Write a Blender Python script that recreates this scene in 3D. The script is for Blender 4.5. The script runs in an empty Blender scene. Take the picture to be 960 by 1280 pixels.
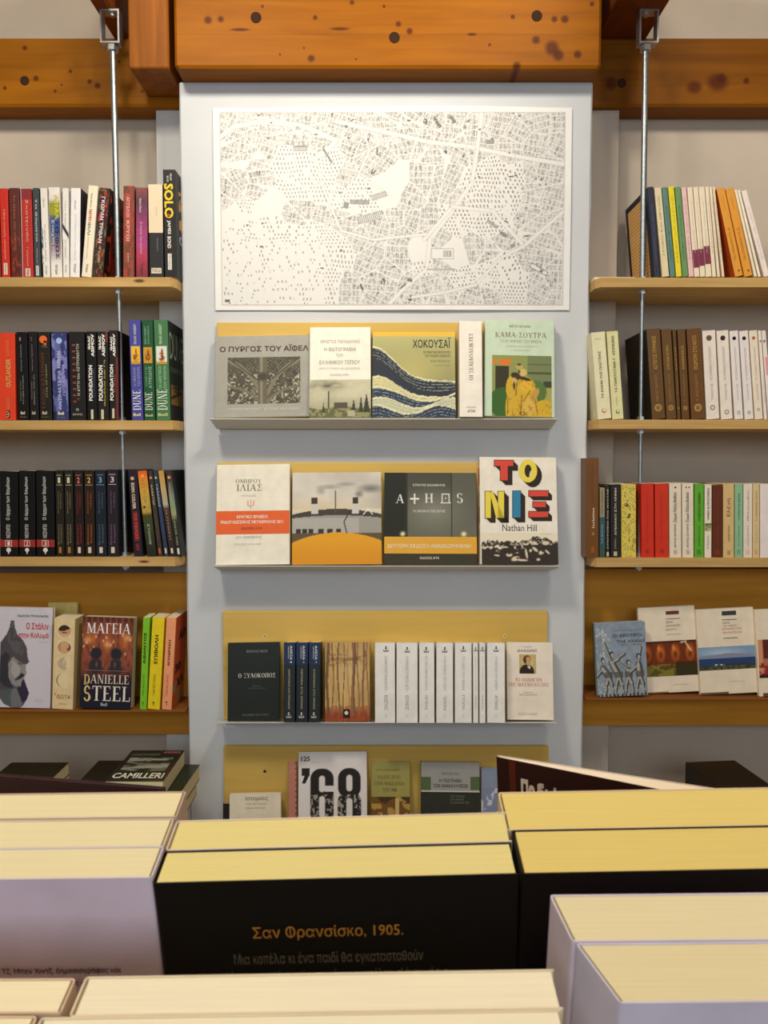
import bpy, math, random
import numpy as np
from mathutils import Matrix, Vector

# ------------------------------------------------------------------ camera, world, lights, exposure
SC = bpy.context.scene
COL = SC.collection
F = 1000.0                       # focal length in pixels of the 960 x 1280 frame
PITCH = math.radians(3.5)
EYE = Vector((0.0, 0.0, 1.40))
CP, SP = math.cos(PITCH), math.sin(PITCH)
cam_d = bpy.data.cameras.new('camera')
cam_d.sensor_fit = 'VERTICAL'; cam_d.sensor_height = 36.0; cam_d.lens = F / 1280 * 36.0
cam_d.clip_start = 0.01
cam_d.dof.use_dof = True; cam_d.dof.focus_distance = 1.70; cam_d.dof.aperture_fstop = 30
cam = bpy.data.objects.new('camera', cam_d); COL.objects.link(cam)
cam.location = EYE; cam.rotation_euler = (math.pi / 2 - PITCH, 0, 0)
SC.camera = cam

W = bpy.data.worlds.new('world'); SC.world = W; W.use_nodes = True
W.node_tree.nodes['Background'].inputs[0].default_value = (0.80, 0.90, 1.0, 1)
W.node_tree.nodes['Background'].inputs[1].default_value = 0.13


def area(name, loc, target, size, power, colour):
    l = bpy.data.lights.new(name, 'AREA'); l.energy = power; l.color = colour
    l.shape = 'RECTANGLE'; l.size, l.size_y = size
    o = bpy.data.objects.new(name, l); COL.objects.link(o)
    o.location = loc
    o.rotation_euler = (Vector(target) - Vector(loc)).to_track_quat('-Z', 'Y').to_euler()
    return o


area('ceiling_lamp', (-0.55, 0.55, 2.74), (-0.2, 1.6, 1.3), (0.30, 0.30), 15.5, (1.0, 0.91, 0.74))
area('ceiling_lamp', (0.55, 0.55, 2.74), (0.2, 1.6, 1.3), (0.30, 0.30), 15.5, (1.0, 0.91, 0.74))
area('shop_window_light', (0.0, -2.3, 2.2), (0, 1.8, 1.2), (3.0, 1.0), 30, (0.84, 0.92, 1.0))
vs = SC.view_settings
vs.view_transform = 'Standard'; vs.look = 'None'; vs.gamma = 1.0; vs.use_curve_mapping = False
vs.exposure = 0.45

# ------------------------------------------------------------------ helpers
random.seed(4)
RNG = np.random.default_rng(7)


def ray(px, py):
    u = (px - 480.0) / F; v = -(py - 640.0) / F
    return Vector((u, CP + v * SP, -SP + v * CP))


def P(px, py, Y):
    d = ray(px, py)
    return EYE + d * (Y / d.y)


def lin(c):
    return tuple(((x / 255.0) / 12.92 if x / 255.0 <= 0.04045 else ((x / 255.0 + 0.055) / 1.055) ** 2.4) for x in c)


MATS = {}


def mat(c, rough=0.55, name='card', metal=0.0, var=0.05, scale=60.0, bump=0.0, spec=0.4, stretch=(1, 1, 1)):
    key = (tuple(c), rough, name, metal, var, scale, bump, stretch)
    if key in MATS:
        return MATS[key]
    m = bpy.data.materials.new(name); m.use_nodes = True
    nt = m.node_tree; b = nt.nodes['Principled BSDF']
    b.inputs['Roughness'].default_value = rough
    b.inputs['Metallic'].default_value = metal
    b.inputs['Specular IOR Level'].default_value = spec if max(c) > 90 else min(spec, .22)
    L = lin(c)
    tc = nt.nodes.new('ShaderNodeTexCoord')
    mp = nt.nodes.new('ShaderNodeMapping'); mp.inputs['Scale'].default_value = stretch
    nz = nt.nodes.new('ShaderNodeTexNoise'); nz.inputs['Scale'].default_value = scale; nz.inputs['Detail'].default_value = 4
    nt.links.new(tc.outputs['Object'], mp.inputs[0]); nt.links.new(mp.outputs[0], nz.inputs['Vector'])
    cr = nt.nodes.new('ShaderNodeValToRGB')
    cr.color_ramp.elements[0].position = 0.3; cr.color_ramp.elements[1].position = 0.7
    cr.color_ramp.elements[0].color = tuple(x * (1 - var) for x in L) + (1,)
    cr.color_ramp.elements[1].color = tuple(min(1, x * (1 + var)) for x in L) + (1,)
    nt.links.new(nz.outputs[0], cr.inputs[0]); nt.links.new(cr.outputs[0], b.inputs['Base Color'])
    if bump > 0:
        bp = nt.nodes.new('ShaderNodeBump'); bp.inputs['Strength'].default_value = bump; bp.inputs['Distance'].default_value = 0.002
        nt.links.new(nz.outputs[0], bp.inputs['Height']); nt.links.new(bp.outputs[0], b.inputs['Normal'])
    MATS[key] = m
    return m


def wood(c_dark, c_light, name='wood', axis='x', scale=9.0, rough=0.5, knots=(), bands=0.0):
    """grain runs along one axis; knots = [(x, y, z, rx, rz)] in object space, darker wood"""
    m = bpy.data.materials.new(name); m.use_nodes = True
    nt = m.node_tree; N = nt.nodes.new; Lk = nt.links.new
    b = nt.nodes['Principled BSDF']; b.inputs['Roughness'].default_value = rough; b.inputs['Specular IOR Level'].default_value = 0.12
    tc = N('ShaderNodeTexCoord'); mp = N('ShaderNodeMapping')
    st = {'x': (1, 14, 14), 'y': (14, 1, 14), 'z': (14, 14, 1)}[axis]
    mp.inputs['Scale'].default_value = st
    Lk(tc.outputs['Object'], mp.inputs[0])
    nz = N('ShaderNodeTexNoise'); nz.inputs['Scale'].default_value = scale * 0.35; nz.inputs['Detail'].default_value = 6
    nz.inputs['Distortion'].default_value = 0.6
    Lk(mp.outputs[0], nz.inputs['Vector'])
    cr = N('ShaderNodeValToRGB'); e = cr.color_ramp.elements
    e[0].position = 0.25; e[1].position = 0.75
    e[0].color = lin(c_dark) + (1,); e[1].color = lin(c_light) + (1,)
    Lk(nz.outputs[0], cr.inputs[0]); col = cr.outputs[0]
    if bands:
        sx = N('ShaderNodeSeparateXYZ'); Lk(tc.outputs['Object'], sx.inputs[0])
        mm = N('ShaderNodeMath'); mm.operation = 'PINGPONG'; mm.inputs[1].default_value = bands / 2
        Lk(sx.outputs[2], mm.inputs[0])
        mr = N('ShaderNodeMapRange'); mr.inputs[1].default_value = 0.0; mr.inputs[2].default_value = 0.002
        mr.inputs[3].default_value = 0.78; mr.inputs[4].default_value = 1.0
        Lk(mm.outputs[0], mr.inputs[0])
        mx = N('ShaderNodeVectorMath'); mx.operation = 'SCALE'
        Lk(col, mx.inputs[0]); Lk(mr.outputs[0], mx.inputs['Scale']); col = mx.outputs[0]
    for (kx, ky, kz, rx, rz) in knots:
        a = N('ShaderNodeVectorMath'); a.operation = 'SUBTRACT'; a.inputs[1].default_value = (kx, ky, kz)
        Lk(tc.outputs['Object'], a.inputs[0])
        s = N('ShaderNodeVectorMath'); s.operation = 'MULTIPLY'; s.inputs[1].default_value = (1 / rx, 0.0, 1 / rz)
        Lk(a.outputs[0], s.inputs[0])
        l = N('ShaderNodeVectorMath'); l.operation = 'LENGTH'; Lk(s.outputs[0], l.inputs[0])
        r = N('ShaderNodeMapRange'); r.interpolation_type = 'SMOOTHSTEP'
        r.inputs[1].default_value = 0.45; r.inputs[2].default_value = 1.35; r.inputs[3].default_value = 0.85; r.inputs[4].default_value = 0.0
        Lk(l.outputs['Value'], r.inputs[0])
        mix = N('ShaderNodeMix'); mix.data_type = 'RGBA'
        Lk(r.outputs[0], mix.inputs[0]); Lk(col, mix.inputs[6]); mix.inputs[7].default_value = lin((72, 26, 6)) + (1,)
        col = mix.outputs[2]
    Lk(col, b.inputs['Base Color'])
    bp = N('ShaderNodeBump'); bp.inputs['Strength'].default_value = 0.12; bp.inputs['Distance'].default_value = 0.001
    Lk(nz.outputs[0], bp.inputs['Height']); Lk(bp.outputs[0], b.inputs['Normal'])
    return m


class MB:
    def __init__(s):
        s.v = []; s.f = []; s.mi = []; s.mats = []; s.smooth = []

    def mat_i(s, m):
        if m not in s.mats:
            s.mats.append(m)
        return s.mats.index(m)

    def add(s, vs_, fs, m, smooth=False):
        o = len(s.v); k = s.mat_i(m)
        s.v.extend(vs_); s.f.extend([tuple(i + o for i in f) for f in fs]); s.mi.extend([k] * len(fs)); s.smooth.extend([smooth] * len(fs))

    def box(s, a, b, m):
        (x0, y0, z0), (x1, y1, z1) = a, b
        s.add([(x0, y0, z0), (x1, y0, z0), (x1, y1, z0), (x0, y1, z0), (x0, y0, z1), (x1, y0, z1), (x1, y1, z1), (x0, y1, z1)],
              [(0, 3, 2, 1), (4, 5, 6, 7), (0, 1, 5, 4), (1, 2, 6, 5), (2, 3, 7, 6), (3, 0, 4, 7)], m)

    def bbox(s, a, b, m, c=0.002):
        """box with chamfered edges along x (front edges) and all vertical ones"""
        (x0, y0, z0), (x1, y1, z1) = a, b
        pr = [(x0 + c, y0), (x1 - c, y0), (x1, y0 + c), (x1, y1 - c), (x1 - c, y1), (x0 + c, y1), (x0, y1 - c), (x0, y0 + c)]
        cx, cy = (x0 + x1) / 2, (y0 + y1) / 2
        def ring(z, k):
            return [(x + (k if x < cx else -k), y + (k if y < cy else -k), z) for x, y in pr]
        V = ring(z0, c * 0.7) + ring(z0 + c, 0) + ring(z1 - c, 0) + ring(z1, c * 0.7)
        Fc = [tuple(reversed(range(8))), tuple(range(24, 32))]
        for r in range(3):
            for i in range(8):
                j = (i + 1) % 8
                Fc.append((r * 8 + i, r * 8 + j, r * 8 + 8 + j, r * 8 + 8 + i))
        s.add(V, Fc, m)

    def tube(s, p0, p1, r, m, n=12, cap=True):
        p0, p1 = Vector(p0), Vector(p1); d = (p1 - p0).normalized()
        a = d.orthogonal().normalized(); b = d.cross(a)
        V = []
        for p in (p0, p1):
            for i in range(n):
                t = 2 * math.pi * i / n
                V.append(tuple(p + a * (r * math.cos(t)) + b * (r * math.sin(t))))
        Fs = [(i, (i + 1) % n, n + (i + 1) % n, n + i) for i in range(n)]
        s.add(V, Fs, m, n > 8)
        if cap:
            s.add(V, [tuple(reversed(range(n))), tuple(range(n, 2 * n))], m)

    def prism(s, poly, z0, z1, m):
        n = len(poly)
        V = [(x, y, z0) for x, y in poly] + [(x, y, z1) for x, y in poly]
        s.add(V, [tuple(reversed(range(n))), tuple(range(n, 2 * n))] + [(i, (i + 1) % n, n + (i + 1) % n, n + i) for i in range(n)], m)

    def build(s, name, parent=None, loc=None, rot=None):
        me = bpy.data.meshes.new(name)
        me.from_pydata([tuple(v) for v in s.v], [], s.f)
        for m in s.mats:
            me.materials.append(m)
        me.polygons.foreach_set('material_index', s.mi)
        me.polygons.foreach_set('use_smooth', s.smooth)
        me.update()
        o = bpy.data.objects.new(name, me); COL.objects.link(o)
        if parent:
            o.parent = parent
        if loc is not None:
            o.location = loc
        if rot is not None:
            o.rotation_euler = rot
        return o


def tag(o, label, cat, group=None):
    o['label'] = label; o['category'] = cat
    if group:
        o['group'] = group
    return o


def structure(o):
    o['kind'] = 'structure'
    return o


def empty(name, M=None, loc=None):
    o = bpy.data.objects.new(name, None); o.empty_display_size = 0.02; COL.objects.link(o)
    if M is not None:
        o.matrix_world = M
    if loc is not None:
        o.location = loc
    return o


def centred(mb, name, parent=None):
    """link a mesh with its origin at its base centre"""
    xs = [v[0] for v in mb.v]; ys = [v[1] for v in mb.v]; zs = [v[2] for v in mb.v]
    c = ((min(xs) + max(xs)) / 2, (min(ys) + max(ys)) / 2, min(zs))
    mb.v = [(v[0] - c[0], v[1] - c[1], v[2] - c[2]) for v in mb.v]
    return mb.build(name, parent, loc=c)


# ------------------------------------------------------------------ flat print: lettering from the built-in font
GLY = {}


# a small serif alphabet (capitals), drawn with thick stems, thin hairlines and slab ends
def _v(x, y0=0.0, y1=1.0, t=.15, s=3):
    r = [[(x, y0), (x + t, y0), (x + t, y1), (x, y1)]]
    if s & 1: r.append([(x - .08, y0), (x + t + .08, y0), (x + t + .08, y0 + .045), (x - .08, y0 + .045)])
    if s & 2: r.append([(x - .08, y1 - .045), (x + t + .08, y1 - .045), (x + t + .08, y1), (x - .08, y1)])
    return r


def _l(x0, y0, x1, y1, t):
    return [[(x0, y0), (x0 + t, y0), (x1 + t, y1), (x1, y1)]]


def _h(y, x0, x1, t=.055, tick=0):
    r = [[(x0, y), (x1, y), (x1, y + t), (x0, y + t)]]
    if tick: r.append([(x1 - .045, min(y, y + t + tick)), (x1, min(y, y + t + tick)), (x1, max(y, y + t + tick)), (x1 - .045, max(y, y + t + tick))])
    return r


def _a(cx, cy, rx, ry, a0, a1, tm=.15, tn=.05, n=14):
    r = []; P0 = None
    for k in range(n + 1):
        a = math.radians(a0 + (a1 - a0) * k / n); t = tn + (tm - tn) * abs(math.cos(a))
        o = (cx + rx * math.cos(a), cy + ry * math.sin(a)); i_ = (cx + (rx - t) * math.cos(a), cy + (ry - max(tn, t * .6)) * math.sin(a))
        if P0: r.append([P0[0], o, i_, P0[1]])
        P0 = (o, i_)
    return r


def _sl(x): return _h(0, x - .1, x + .16, .045)
SER = {
    'A': (.84, _l(.04, 0, .38, 1, .06) + _l(.62, 0, .34, 1, .16) + _h(.32, .2, .62) + _sl(.04) + _sl(.68)),
    'Λ': (.84, _l(.04, 0, .38, 1, .06) + _l(.62, 0, .34, 1, .16) + _sl(.04) + _sl(.68)),
    'Γ': (.62, _v(.1) + _h(.945, .1, .58, tick=-.2)),
    'Δ': (.84, _l(.04, 0, .38, 1, .06) + _l(.60, 0, .34, 1, .16) + _h(0, .04, .76)),
    'E': (.66, _v(.1) + _h(.945, .1, .58, tick=-.2) + _h(0, .1, .62, tick=.2) + _h(.48, .2, .46)),
    'H': (.84, _v(.1) + _v(.6) + _h(.48, .2, .66)),
    'I': (.36, _v(.1)),
    'K': (.80, _v(.1) + _l(.22, .42, .58, .98, .06) + _l(.56, 0, .30, .55, .15) + _sl(.62) + _h(.955, .48, .74, .045)),
    'M': (1.0, _v(.1, t=.06) + _v(.74) + _l(.42, .05, .10, 1, .16) + _l(.44, .05, .76, 1, .06)),
    'N': (.86, _v(.1, t=.06) + _v(.68, t=.06, s=2) + _l(.58, 0, .08, 1, .16)),
    'Ξ': (.74, _h(.93, .1, .66, .07, -.12) + _h(.47, .2, .56, .07) + _h(0, .08, .68, .07, .12) + _l(.1, .85, .1, 1, .045) + _l(.08, 0, .08, .15, .045)),
    'O': (.86, _a(.43, .5, .37, .52, 0, 360, n=24)),
    'Π': (.84, _v(.1) + _v(.6) + _h(.945, .1, .74)),
    'P': (.68, _v(.1) + _a(.34, .73, .28, .27, -90, 90) + _h(.945, .2, .36) + _h(.46, .2, .36)),
    'Σ': (.72, _h(.94, .08, .60, .06, -.2) + _h(0, .08, .62, .07, .22) + _l(.08, .98, .34, .5, .15) + _l(.08, .02, .36, .52, .06)),
    'T': (.72, _v(.29, s=1) + _h(.945, .04, .69, tick=-.18) + _l(.04, .78, .04, 1, .045)),
    'Y': (.78, _v(.31, 0, .5, s=1) + _l(.31, .45, .04, 1, .15) + _l(.40, .45, .64, 1, .06) + _h(.955, 0, .26, .045) + _h(.955, .54, .78, .045)),
    'X': (.80, _l(.56, 0, .08, 1, .17) + _l(.06, 0, .62, 1, .06) + _sl(.08) + _sl(.64) + _h(.955, 0, .28, .045) + _h(.955, .5, .76, .045)),
    'D': (.82, _v(.1) + _a(.34, .5, .42, .5, -90, 90) + _h(.945, .2, .36) + _h(0, .2, .36)),
    'L': (.64, _v(.1) + _h(0, .1, .60, tick=.22)),
    'S': (.58, _a(.29, .74, .22, .27, 20, 270, .12) + _a(.29, .26, .24, .28, -160, 90, .13)),
    'U': (.82, _v(.1, .3, 1, s=2) + _v(.62, .3, 1, t=.06, s=2) + _a(.39, .32, .29, .34, 180, 360)),
    '-': (.36, _h(.4, .06, .30, .07)), ' ': (.36, []), '·': (.2, []),
}
for a_, b_ in zip('ΑΕΗΙΚΜΝΟΡΤΥΧ', 'AEHIKMNOPTYX'):
    SER[a_] = SER[b_]


def serif(txt):
    v = []; f = []; x = 0.0
    for ch in txt:
        w, qs = SER.get(ch, SER[' '])
        for q in qs:
            f.append(tuple(range(len(v), len(v) + 4))); v += [(x + p[0], p[1]) for p in q]
        x += w + .06
    return np.array(v), f


CH = {}


def raw(txt):
    cu = bpy.data.curves.new('t', 'FONT'); cu.body = txt; cu.resolution_u = 2; cu.fill_mode = 'FRONT'
    o = bpy.data.objects.new('t', cu); me = o.to_mesh()
    v = np.zeros(len(me.vertices) * 3); me.vertices.foreach_get('co', v); v = v.reshape(-1, 3)[:, :2]
    f = [tuple(p.vertices) for p in me.polygons]
    o.to_mesh_clear(); bpy.data.objects.remove(o); bpy.data.curves.remove(cu)
    return v, f


def char(ch):
    """one letter: outline, faces, advance; a few Greek letters are put together from simple strokes"""
    if not CH:
        CH['HH'] = raw('HH')[0][:, 0].max(); CH['cap'] = raw('H')[0][:, 1].max(); CH['x'] = raw('α')[0][:, 1].max()
    if ch not in CH:
        X_, C_ = CH['x'], CH['cap']; t = .055
        quads = lambda qs: (np.array([p for q in qs for p in q]), [tuple(range(4 * k, 4 * k + 4)) for k in range(len(qs))])
        r = lambda x0, x1, y0, y1: [(x0, y0), (x1, y0), (x1, y1), (x0, y1)]
        if ch in 'Φφθψ':
            b = {'Φ': 'Ο', 'φ': 'ο', 'θ': 'ο', 'ψ': 'υ'}[ch]; v, f, a = char(b); v = v.copy()
            if ch == 'θ':
                v[:, 1] = v[:, 1] * C_ / X_ * 1.02; v[:, 0] *= .92
            cx = (v[:, 0].min() + v[:, 0].max()) / 2
            q = {'Φ': r(cx - t * .6, cx + t * .6, -.04, C_ + .04), 'φ': r(cx - t / 2, cx + t / 2, -.2, X_ + .12), 'θ': r(v[:, 0].min() + .03, v[:, 0].max() - .03, C_ / 2 - t / 2, C_ / 2 + t / 2), 'ψ': r(cx - t / 2, cx + t / 2, -.2, X_ + .1)}[ch]
            n = len(v); v = np.concatenate([np.concatenate([v, np.zeros((n, 1))], 1), np.array([(x, y, .00003) for x, y in q])])
            CH[ch] = (v, f + [tuple(range(n, n + 4))], a)
        elif ch == 'Κ':
            v, f, a = char('K'); CH[ch] = (v * 1.08, f, a * 1.06)
        elif ch == 'κ':
            t = .068; v, f = quads([r(.075, .075 + t, 0, X_), [(.13, X_ * .42), (.22, X_ * .44), (.48, X_), (.39, X_)], [(.22, X_ * .54), (.41, 0), (.51, 0), (.28, X_ * .60)]]); CH[ch] = (v, f, .53)
        elif ch == 'π':
            v, f = quads([r(.03, .60, X_ - .065, X_), r(.13, .195, 0, X_ - .065), r(.42, .485, 0, X_ - .065)]); CH[ch] = (v, f, .64)
        else:
            v, f = raw(ch); a = raw('H' + ch + 'H')[0][:, 0].max() - CH['HH']
            CH[ch] = (v, f, a)
    return CH[ch]


LOOK = str.maketrans('', '')


def typeset(txt):
    V = []; F_ = []; x = 0.0; n = 0
    for ch in txt.translate(LOOK):
        v, f, a = char(ch)
        if len(v):
            if v.shape[1] == 2:
                v = np.concatenate([v, np.zeros((len(v), 1))], 1)
            V.append(v + np.array([x, 0, 0])); F_ += [tuple(i + n for i in p) for p in f]; n += len(v)
        x += a
    return np.concatenate(V), F_


def glyphs(txt, bold):
    k = (txt, bold)
    if k not in GLY:
        if bold == 's':
            v, f = serif(txt)
        else:
            v, f = typeset(txt)
            v = np.concatenate([v, np.zeros((len(v), 1))], 1) if v.shape[1] == 2 else v
            if bold:                                    # heavier print: the same letters struck four times, ink upon ink
                n = len(v); V = []; Fn = []
                for q, (dx, dy) in enumerate(((-1, -1), (1, -1), (1, 1), (-1, 1))):
                    V.append(v + np.array([dx * bold * .55, dy * bold * .55, q * 0.00006])); Fn += [tuple(i + q * n for i in p) for p in f]
                v = np.concatenate(V); f = Fn
        if v.shape[1] == 2:
            v = np.concatenate([v, (np.arange(len(v)) // 4 % 2 * 0.00004)[:, None]], 1)
        lo = v[:, :2].min(0); hi = v[:, :2].max(0)
        v = np.concatenate([(v[:, :2] - lo) / np.maximum(hi - lo, 1e-6), v[:, 2:]], 1)
        GLY[k] = (v, f)
    return GLY[k]


def T(txt, x0, x1, v0, v1, col, d='h', bold=0.0, lay=2):
    return ('T', txt, x0, x1, v0, v1, col, d, bold, lay)


def U(txt, x0, x1, v0, v1, col, bold=0.0, lay=2):
    return ('T', txt, x0, x1, v0, v1, col, 'u', bold, lay)


def D(txt, x0, x1, v0, v1, col, bold=0.0, lay=2):
    return ('T', txt, x0, x1, v0, v1, col, 'd', bold, lay)


def B(x0, x1, v0, v1, col, lay=1):
    return ('R', x0, x1, v0, v1, col, lay)


def O(cx, cy, r, col, lay=1):                 # r as a fraction of the width
    return ('O', cx, cy, r, col, lay)


def PIC(fn, x0, x1, v0, v1, nx, ny):
    return ('P', fn, x0, x1, v0, v1, nx, ny)


def vcol_mat():
    m = bpy.data.materials.new('printed_picture'); m.use_nodes = True
    b = m.node_tree.nodes['Principled BSDF']; b.inputs['Roughness'].default_value = 0.55
    b.inputs['Specular IOR Level'].default_value = 0.25
    a = m.node_tree.nodes.new('ShaderNodeVertexColor'); a.layer_name = 'ink'
    m.node_tree.links.new(a.outputs[0], b.inputs['Base Color'])
    return m


VC = vcol_mat()


def srgb2lin(a):
    a = np.clip(a, 0, 1)
    return np.where(a <= 0.04045, a / 12.92, ((a + 0.055) / 1.055) ** 2.4)


def picture(name, parent, fn, x0, x1, z0, z1, nx, ny, yf=-0.0004, wave=None, mapfn=None):
    """a flat printed picture: a fine grid whose vertices carry the ink colours"""
    u = np.linspace(0, 1, nx); v = np.linspace(0, 1, ny)
    Ug, Vg = np.meshgrid(u, v)
    rgb = srgb2lin(fn(Ug, Vg))
    X = x0 + Ug * (x1 - x0); Z = z1 - Vg * (z1 - z0)
    Y = np.full_like(X, yf) if wave is None else wave(X, Z) + yf
    if mapfn is not None:
        X, Y, Z = mapfn(X, Y, Z)
    co = np.stack([X, Y, Z], -1).reshape(-1, 3)
    i = np.arange(nx * ny).reshape(ny, nx)
    q = np.stack([i[1:, :-1], i[1:, 1:], i[:-1, 1:], i[:-1, :-1]], -1).reshape(-1, 4)
    me = bpy.data.meshes.new(name)
    me.vertices.add(len(co)); me.vertices.foreach_set('co', co.ravel())
    me.loops.add(q.size); me.loops.foreach_set('vertex_index', q.ravel().astype(np.int32))
    me.polygons.add(len(q)); me.polygons.foreach_set('loop_start', (np.arange(len(q)) * 4).astype(np.int32))
    me.update(calc_edges=True)
    at = me.color_attributes.new('ink', 'FLOAT_COLOR', 'POINT')
    at.data.foreach_set('color', np.concatenate([rgb.reshape(-1, 3), np.ones((nx * ny, 1))], 1).astype(np.float32).ravel())
    me.materials.append(VC); me.validate()
    o = bpy.data.objects.new(name, me); COL.objects.link(o); o.parent = parent
    return o


def put_prints(root, prints, w, h, mapfn=None, lname='lettering', conv=None):
    """prints in fractions of a w x h face whose plane is local y = 0 (x right, z up, v counted down)"""
    let = MB(); mk = MB()
    mapfn = mapfn or (lambda x, y, z: (x, y, z))
    for p in prints:
        if conv:
            p = conv(p)
        if p[0] == 'T':
            _, txt, x0, x1, v0, v1, col, d, bold, lay = p
            g, f = glyphs(txt, bold)
            a, b_, dz = g[:, 0], g[:, 1], g[:, 2]
            if d == 'h':
                xs, zs = a, b_
            elif d == 'u':
                xs, zs = 1 - b_, a
            else:
                xs, zs = b_, 1 - a
            X = (x0 + xs * (x1 - x0)) * w; Z = h * (1 - (v1 + zs * (v0 - v1)))
            m = mat(col, 0.5, 'ink', var=0.02)
            let.add([mapfn(x, -0.0003 * lay - q, z) for x, z, q in zip(X, Z, dz)], f, m)
        elif p[0] == 'G':
            _, pts, col, lay = p
            mk.add([mapfn(a * w, -0.0003 * lay, h * (1 - b)) for a, b in pts], [tuple(range(len(pts)))] if lay < 50 else [], mat(col, 0.5, 'ink', var=0.02))
        elif p[0] == 'R':
            _, x0, x1, v0, v1, col, lay = p
            Y = -0.0003 * lay
            mk.add([mapfn(x0 * w, Y, h * (1 - v1)), mapfn(x1 * w, Y, h * (1 - v1)), mapfn(x1 * w, Y, h * (1 - v0)), mapfn(x0 * w, Y, h * (1 - v0))],
                   [(0, 1, 2, 3)], mat(col, 0.5, 'ink', var=0.02))
        elif p[0] == 'O':
            _, cx, cy, r, col, lay = p
            mk.add([mapfn(cx * w + r * w * math.cos(t * math.pi / 8), -0.0003 * lay, h * (1 - cy) + r * w * math.sin(t * math.pi / 8)) for t in range(16)],
                   [tuple(range(16))], mat(col, 0.5, 'ink', var=0.02))
        elif p[0] == 'P':
            _, fn, x0, x1, v0, v1, nx, ny = p
            picture('cover_picture', root, fn, x0 * w, x1 * w, h * (1 - v1), h * (1 - v0), nx, ny, mapfn=(lambda X, Y, Z: mapfn(X, Y, Z)))
    if mk.v:
        mk.build('printed_mark', root)
    if let.v:
        let.build(lname, root)


# ------------------------------------------------------------------ books
def ucover(mb, w, d, h, t, c, m, closed='front', shear=0.0):
    """wraparound cover: 'front' = spine on the front (spine-out book), 'left' / 'right' = cover to the front, spine at that side"""
    if closed == 'front':
        out = [(0, d), (0, c), (c * .3, c * .3), (c, 0), (w - c, 0), (w - c * .3, c * .3), (w, c), (w, d)]
        inn = [(t, d), (t, c), (t, t), (c, t), (w - c, t), (w - t, t), (w - t, c), (w - t, d)]
    else:
        out = [(w, 0), (c, 0), (c * .3, c * .3), (0, c), (0, d - c), (c * .3, d - c * .3), (c, d), (w, d)]
        inn = [(w, t), (c, t), (t, t), (t, c), (t, d - c), (t, d - t), (c, d - t), (w, d - t)]
        if closed == 'right':
            out = [(w - x, y) for x, y in out][::-1]; inn = [(w - x, y) for x, y in inn][::-1]
    out = [(x - shear * y, y) for x, y in out]; inn = [(x - shear * y, y) for x, y in inn]
    n = len(out)
    V = [(x, y, 0) for x, y in out] + [(x, y, 0) for x, y in inn] + [(x, y, h) for x, y in out] + [(x, y, h) for x, y in inn]
    Fs = []
    for i in range(n - 1):
        Fs += [(i, i + 1, 2 * n + i + 1, 2 * n + i), (n + i + 1, n + i, 3 * n + i, 3 * n + i + 1), (2 * n + i, 2 * n + i + 1, 3 * n + i + 1, 3 * n + i), (i + 1, i, n + i, n + i + 1)]
    Fs += [(0, 2 * n, 3 * n, n), (n - 1, 2 * n - 1, 4 * n - 1, 3 * n - 1)]
    mb.add(V, Fs, m)


def paper(c=(232, 220, 190), axis='x', fine=900):
    st = (1, 0.02, 0.02) if axis == 'x' else (0.02, 1, 0.02)
    return mat(c, 0.85, 'paper', var=0.035, scale=fine, stretch=st, spec=0.15)


def book(M, w, d, h, col, label, group, prints=(), side='front', pages=(232, 220, 190), hard=False, right=(), left=(), conv=None, shear=0.0, rough=0.42, cname='cover', cat='book', band=None):
    root = empty('book', M)
    tag(root, label, cat, group)
    t = 0.0022 if hard else 0.0006
    c = 0.003 if hard else 0.0012
    if w < 0.012 and side == 'front':
        c = min(c, w * 0.15)
    mb = MB(); ucover(mb, w, d, h, t, c, mat(col, rough, 'cover_card', var=0.06, scale=40), side, shear)
    mb.build(cname, root)
    e = 0.003 if hard else 0.0004
    pg = MB(); m = paper(pages, 'x' if side == 'front' else 'y')
    if side == 'front':
        b = ((t, t + 0.001, e), (w - t, d - 0.001 - e, h - e))
    elif side == 'left':
        b = ((t + 0.001, t, e), (w - 0.0006 - e, d - t, h - e))
    else:
        b = ((0.0006 + e, t, e), (w - t - 0.001, d - t, h - e))
    pg.box(*b, m)
    if shear:
        pg.v = [(x - shear * y, y, z) for x, y, z in pg.v]
    pg.build('pages', root)
    put_prints(root, prints, w, h, conv=conv)
    if right:
        put_prints(root, right, d, h, mapfn=lambda x, y, z: (w - y, x, z))
    if left:
        put_prints(root, left, d, h, mapfn=lambda x, y, z: (y, d - x, z))
    return root


def settle(M, w, d, zmin):
    lo = min((M @ Vector((x, y, 0))).z for x in (0, w) for y in (0, d))
    return Matrix.Translation((0, 0, zmin + 0.0003 - lo)) @ M


def frame_from(xb0, xb1, xt0, xt1, yb, yt, Y, lean=0.0, drop=True):
    """a book frame from where its base line and top line stand, at depth Y, leaning back by `lean`"""
    pB = P((xb0 + xb1) / 2, yb, Y)
    zx = Vector((0, math.sin(lean), math.cos(lean))); n = Vector((0, math.cos(lean), -math.sin(lean)))
    def hit(px, py):
        d = ray(px, py); s = (pB - EYE).dot(n) / d.dot(n)
        q = EYE + d * s - pB
        return q.x, q.dot(zx)
    dx, dz = hit((xt0 + xt1) / 2, yt)
    roll = math.atan2(dx, dz)
    a0 = hit(xb0, yb)[0]; a1 = hit(xb1, yb)[0]
    w = min(a1 - a0, hit(xt1, yt)[0] - hit(xt0, yt)[0]) * math.cos(roll) * .99
    lift = w / 2 * abs(math.sin(roll))
    h = (dz - lift) / math.cos(roll)
    R = Matrix.Rotation(-lean, 4, 'X') @ Matrix.Rotation(roll, 4, 'Y')
    org = pB + zx * lift
    M = Matrix.Translation(org) @ R @ Matrix.Translation(Vector((-w / 2, 0, 0)))
    return M, w, h


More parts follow.
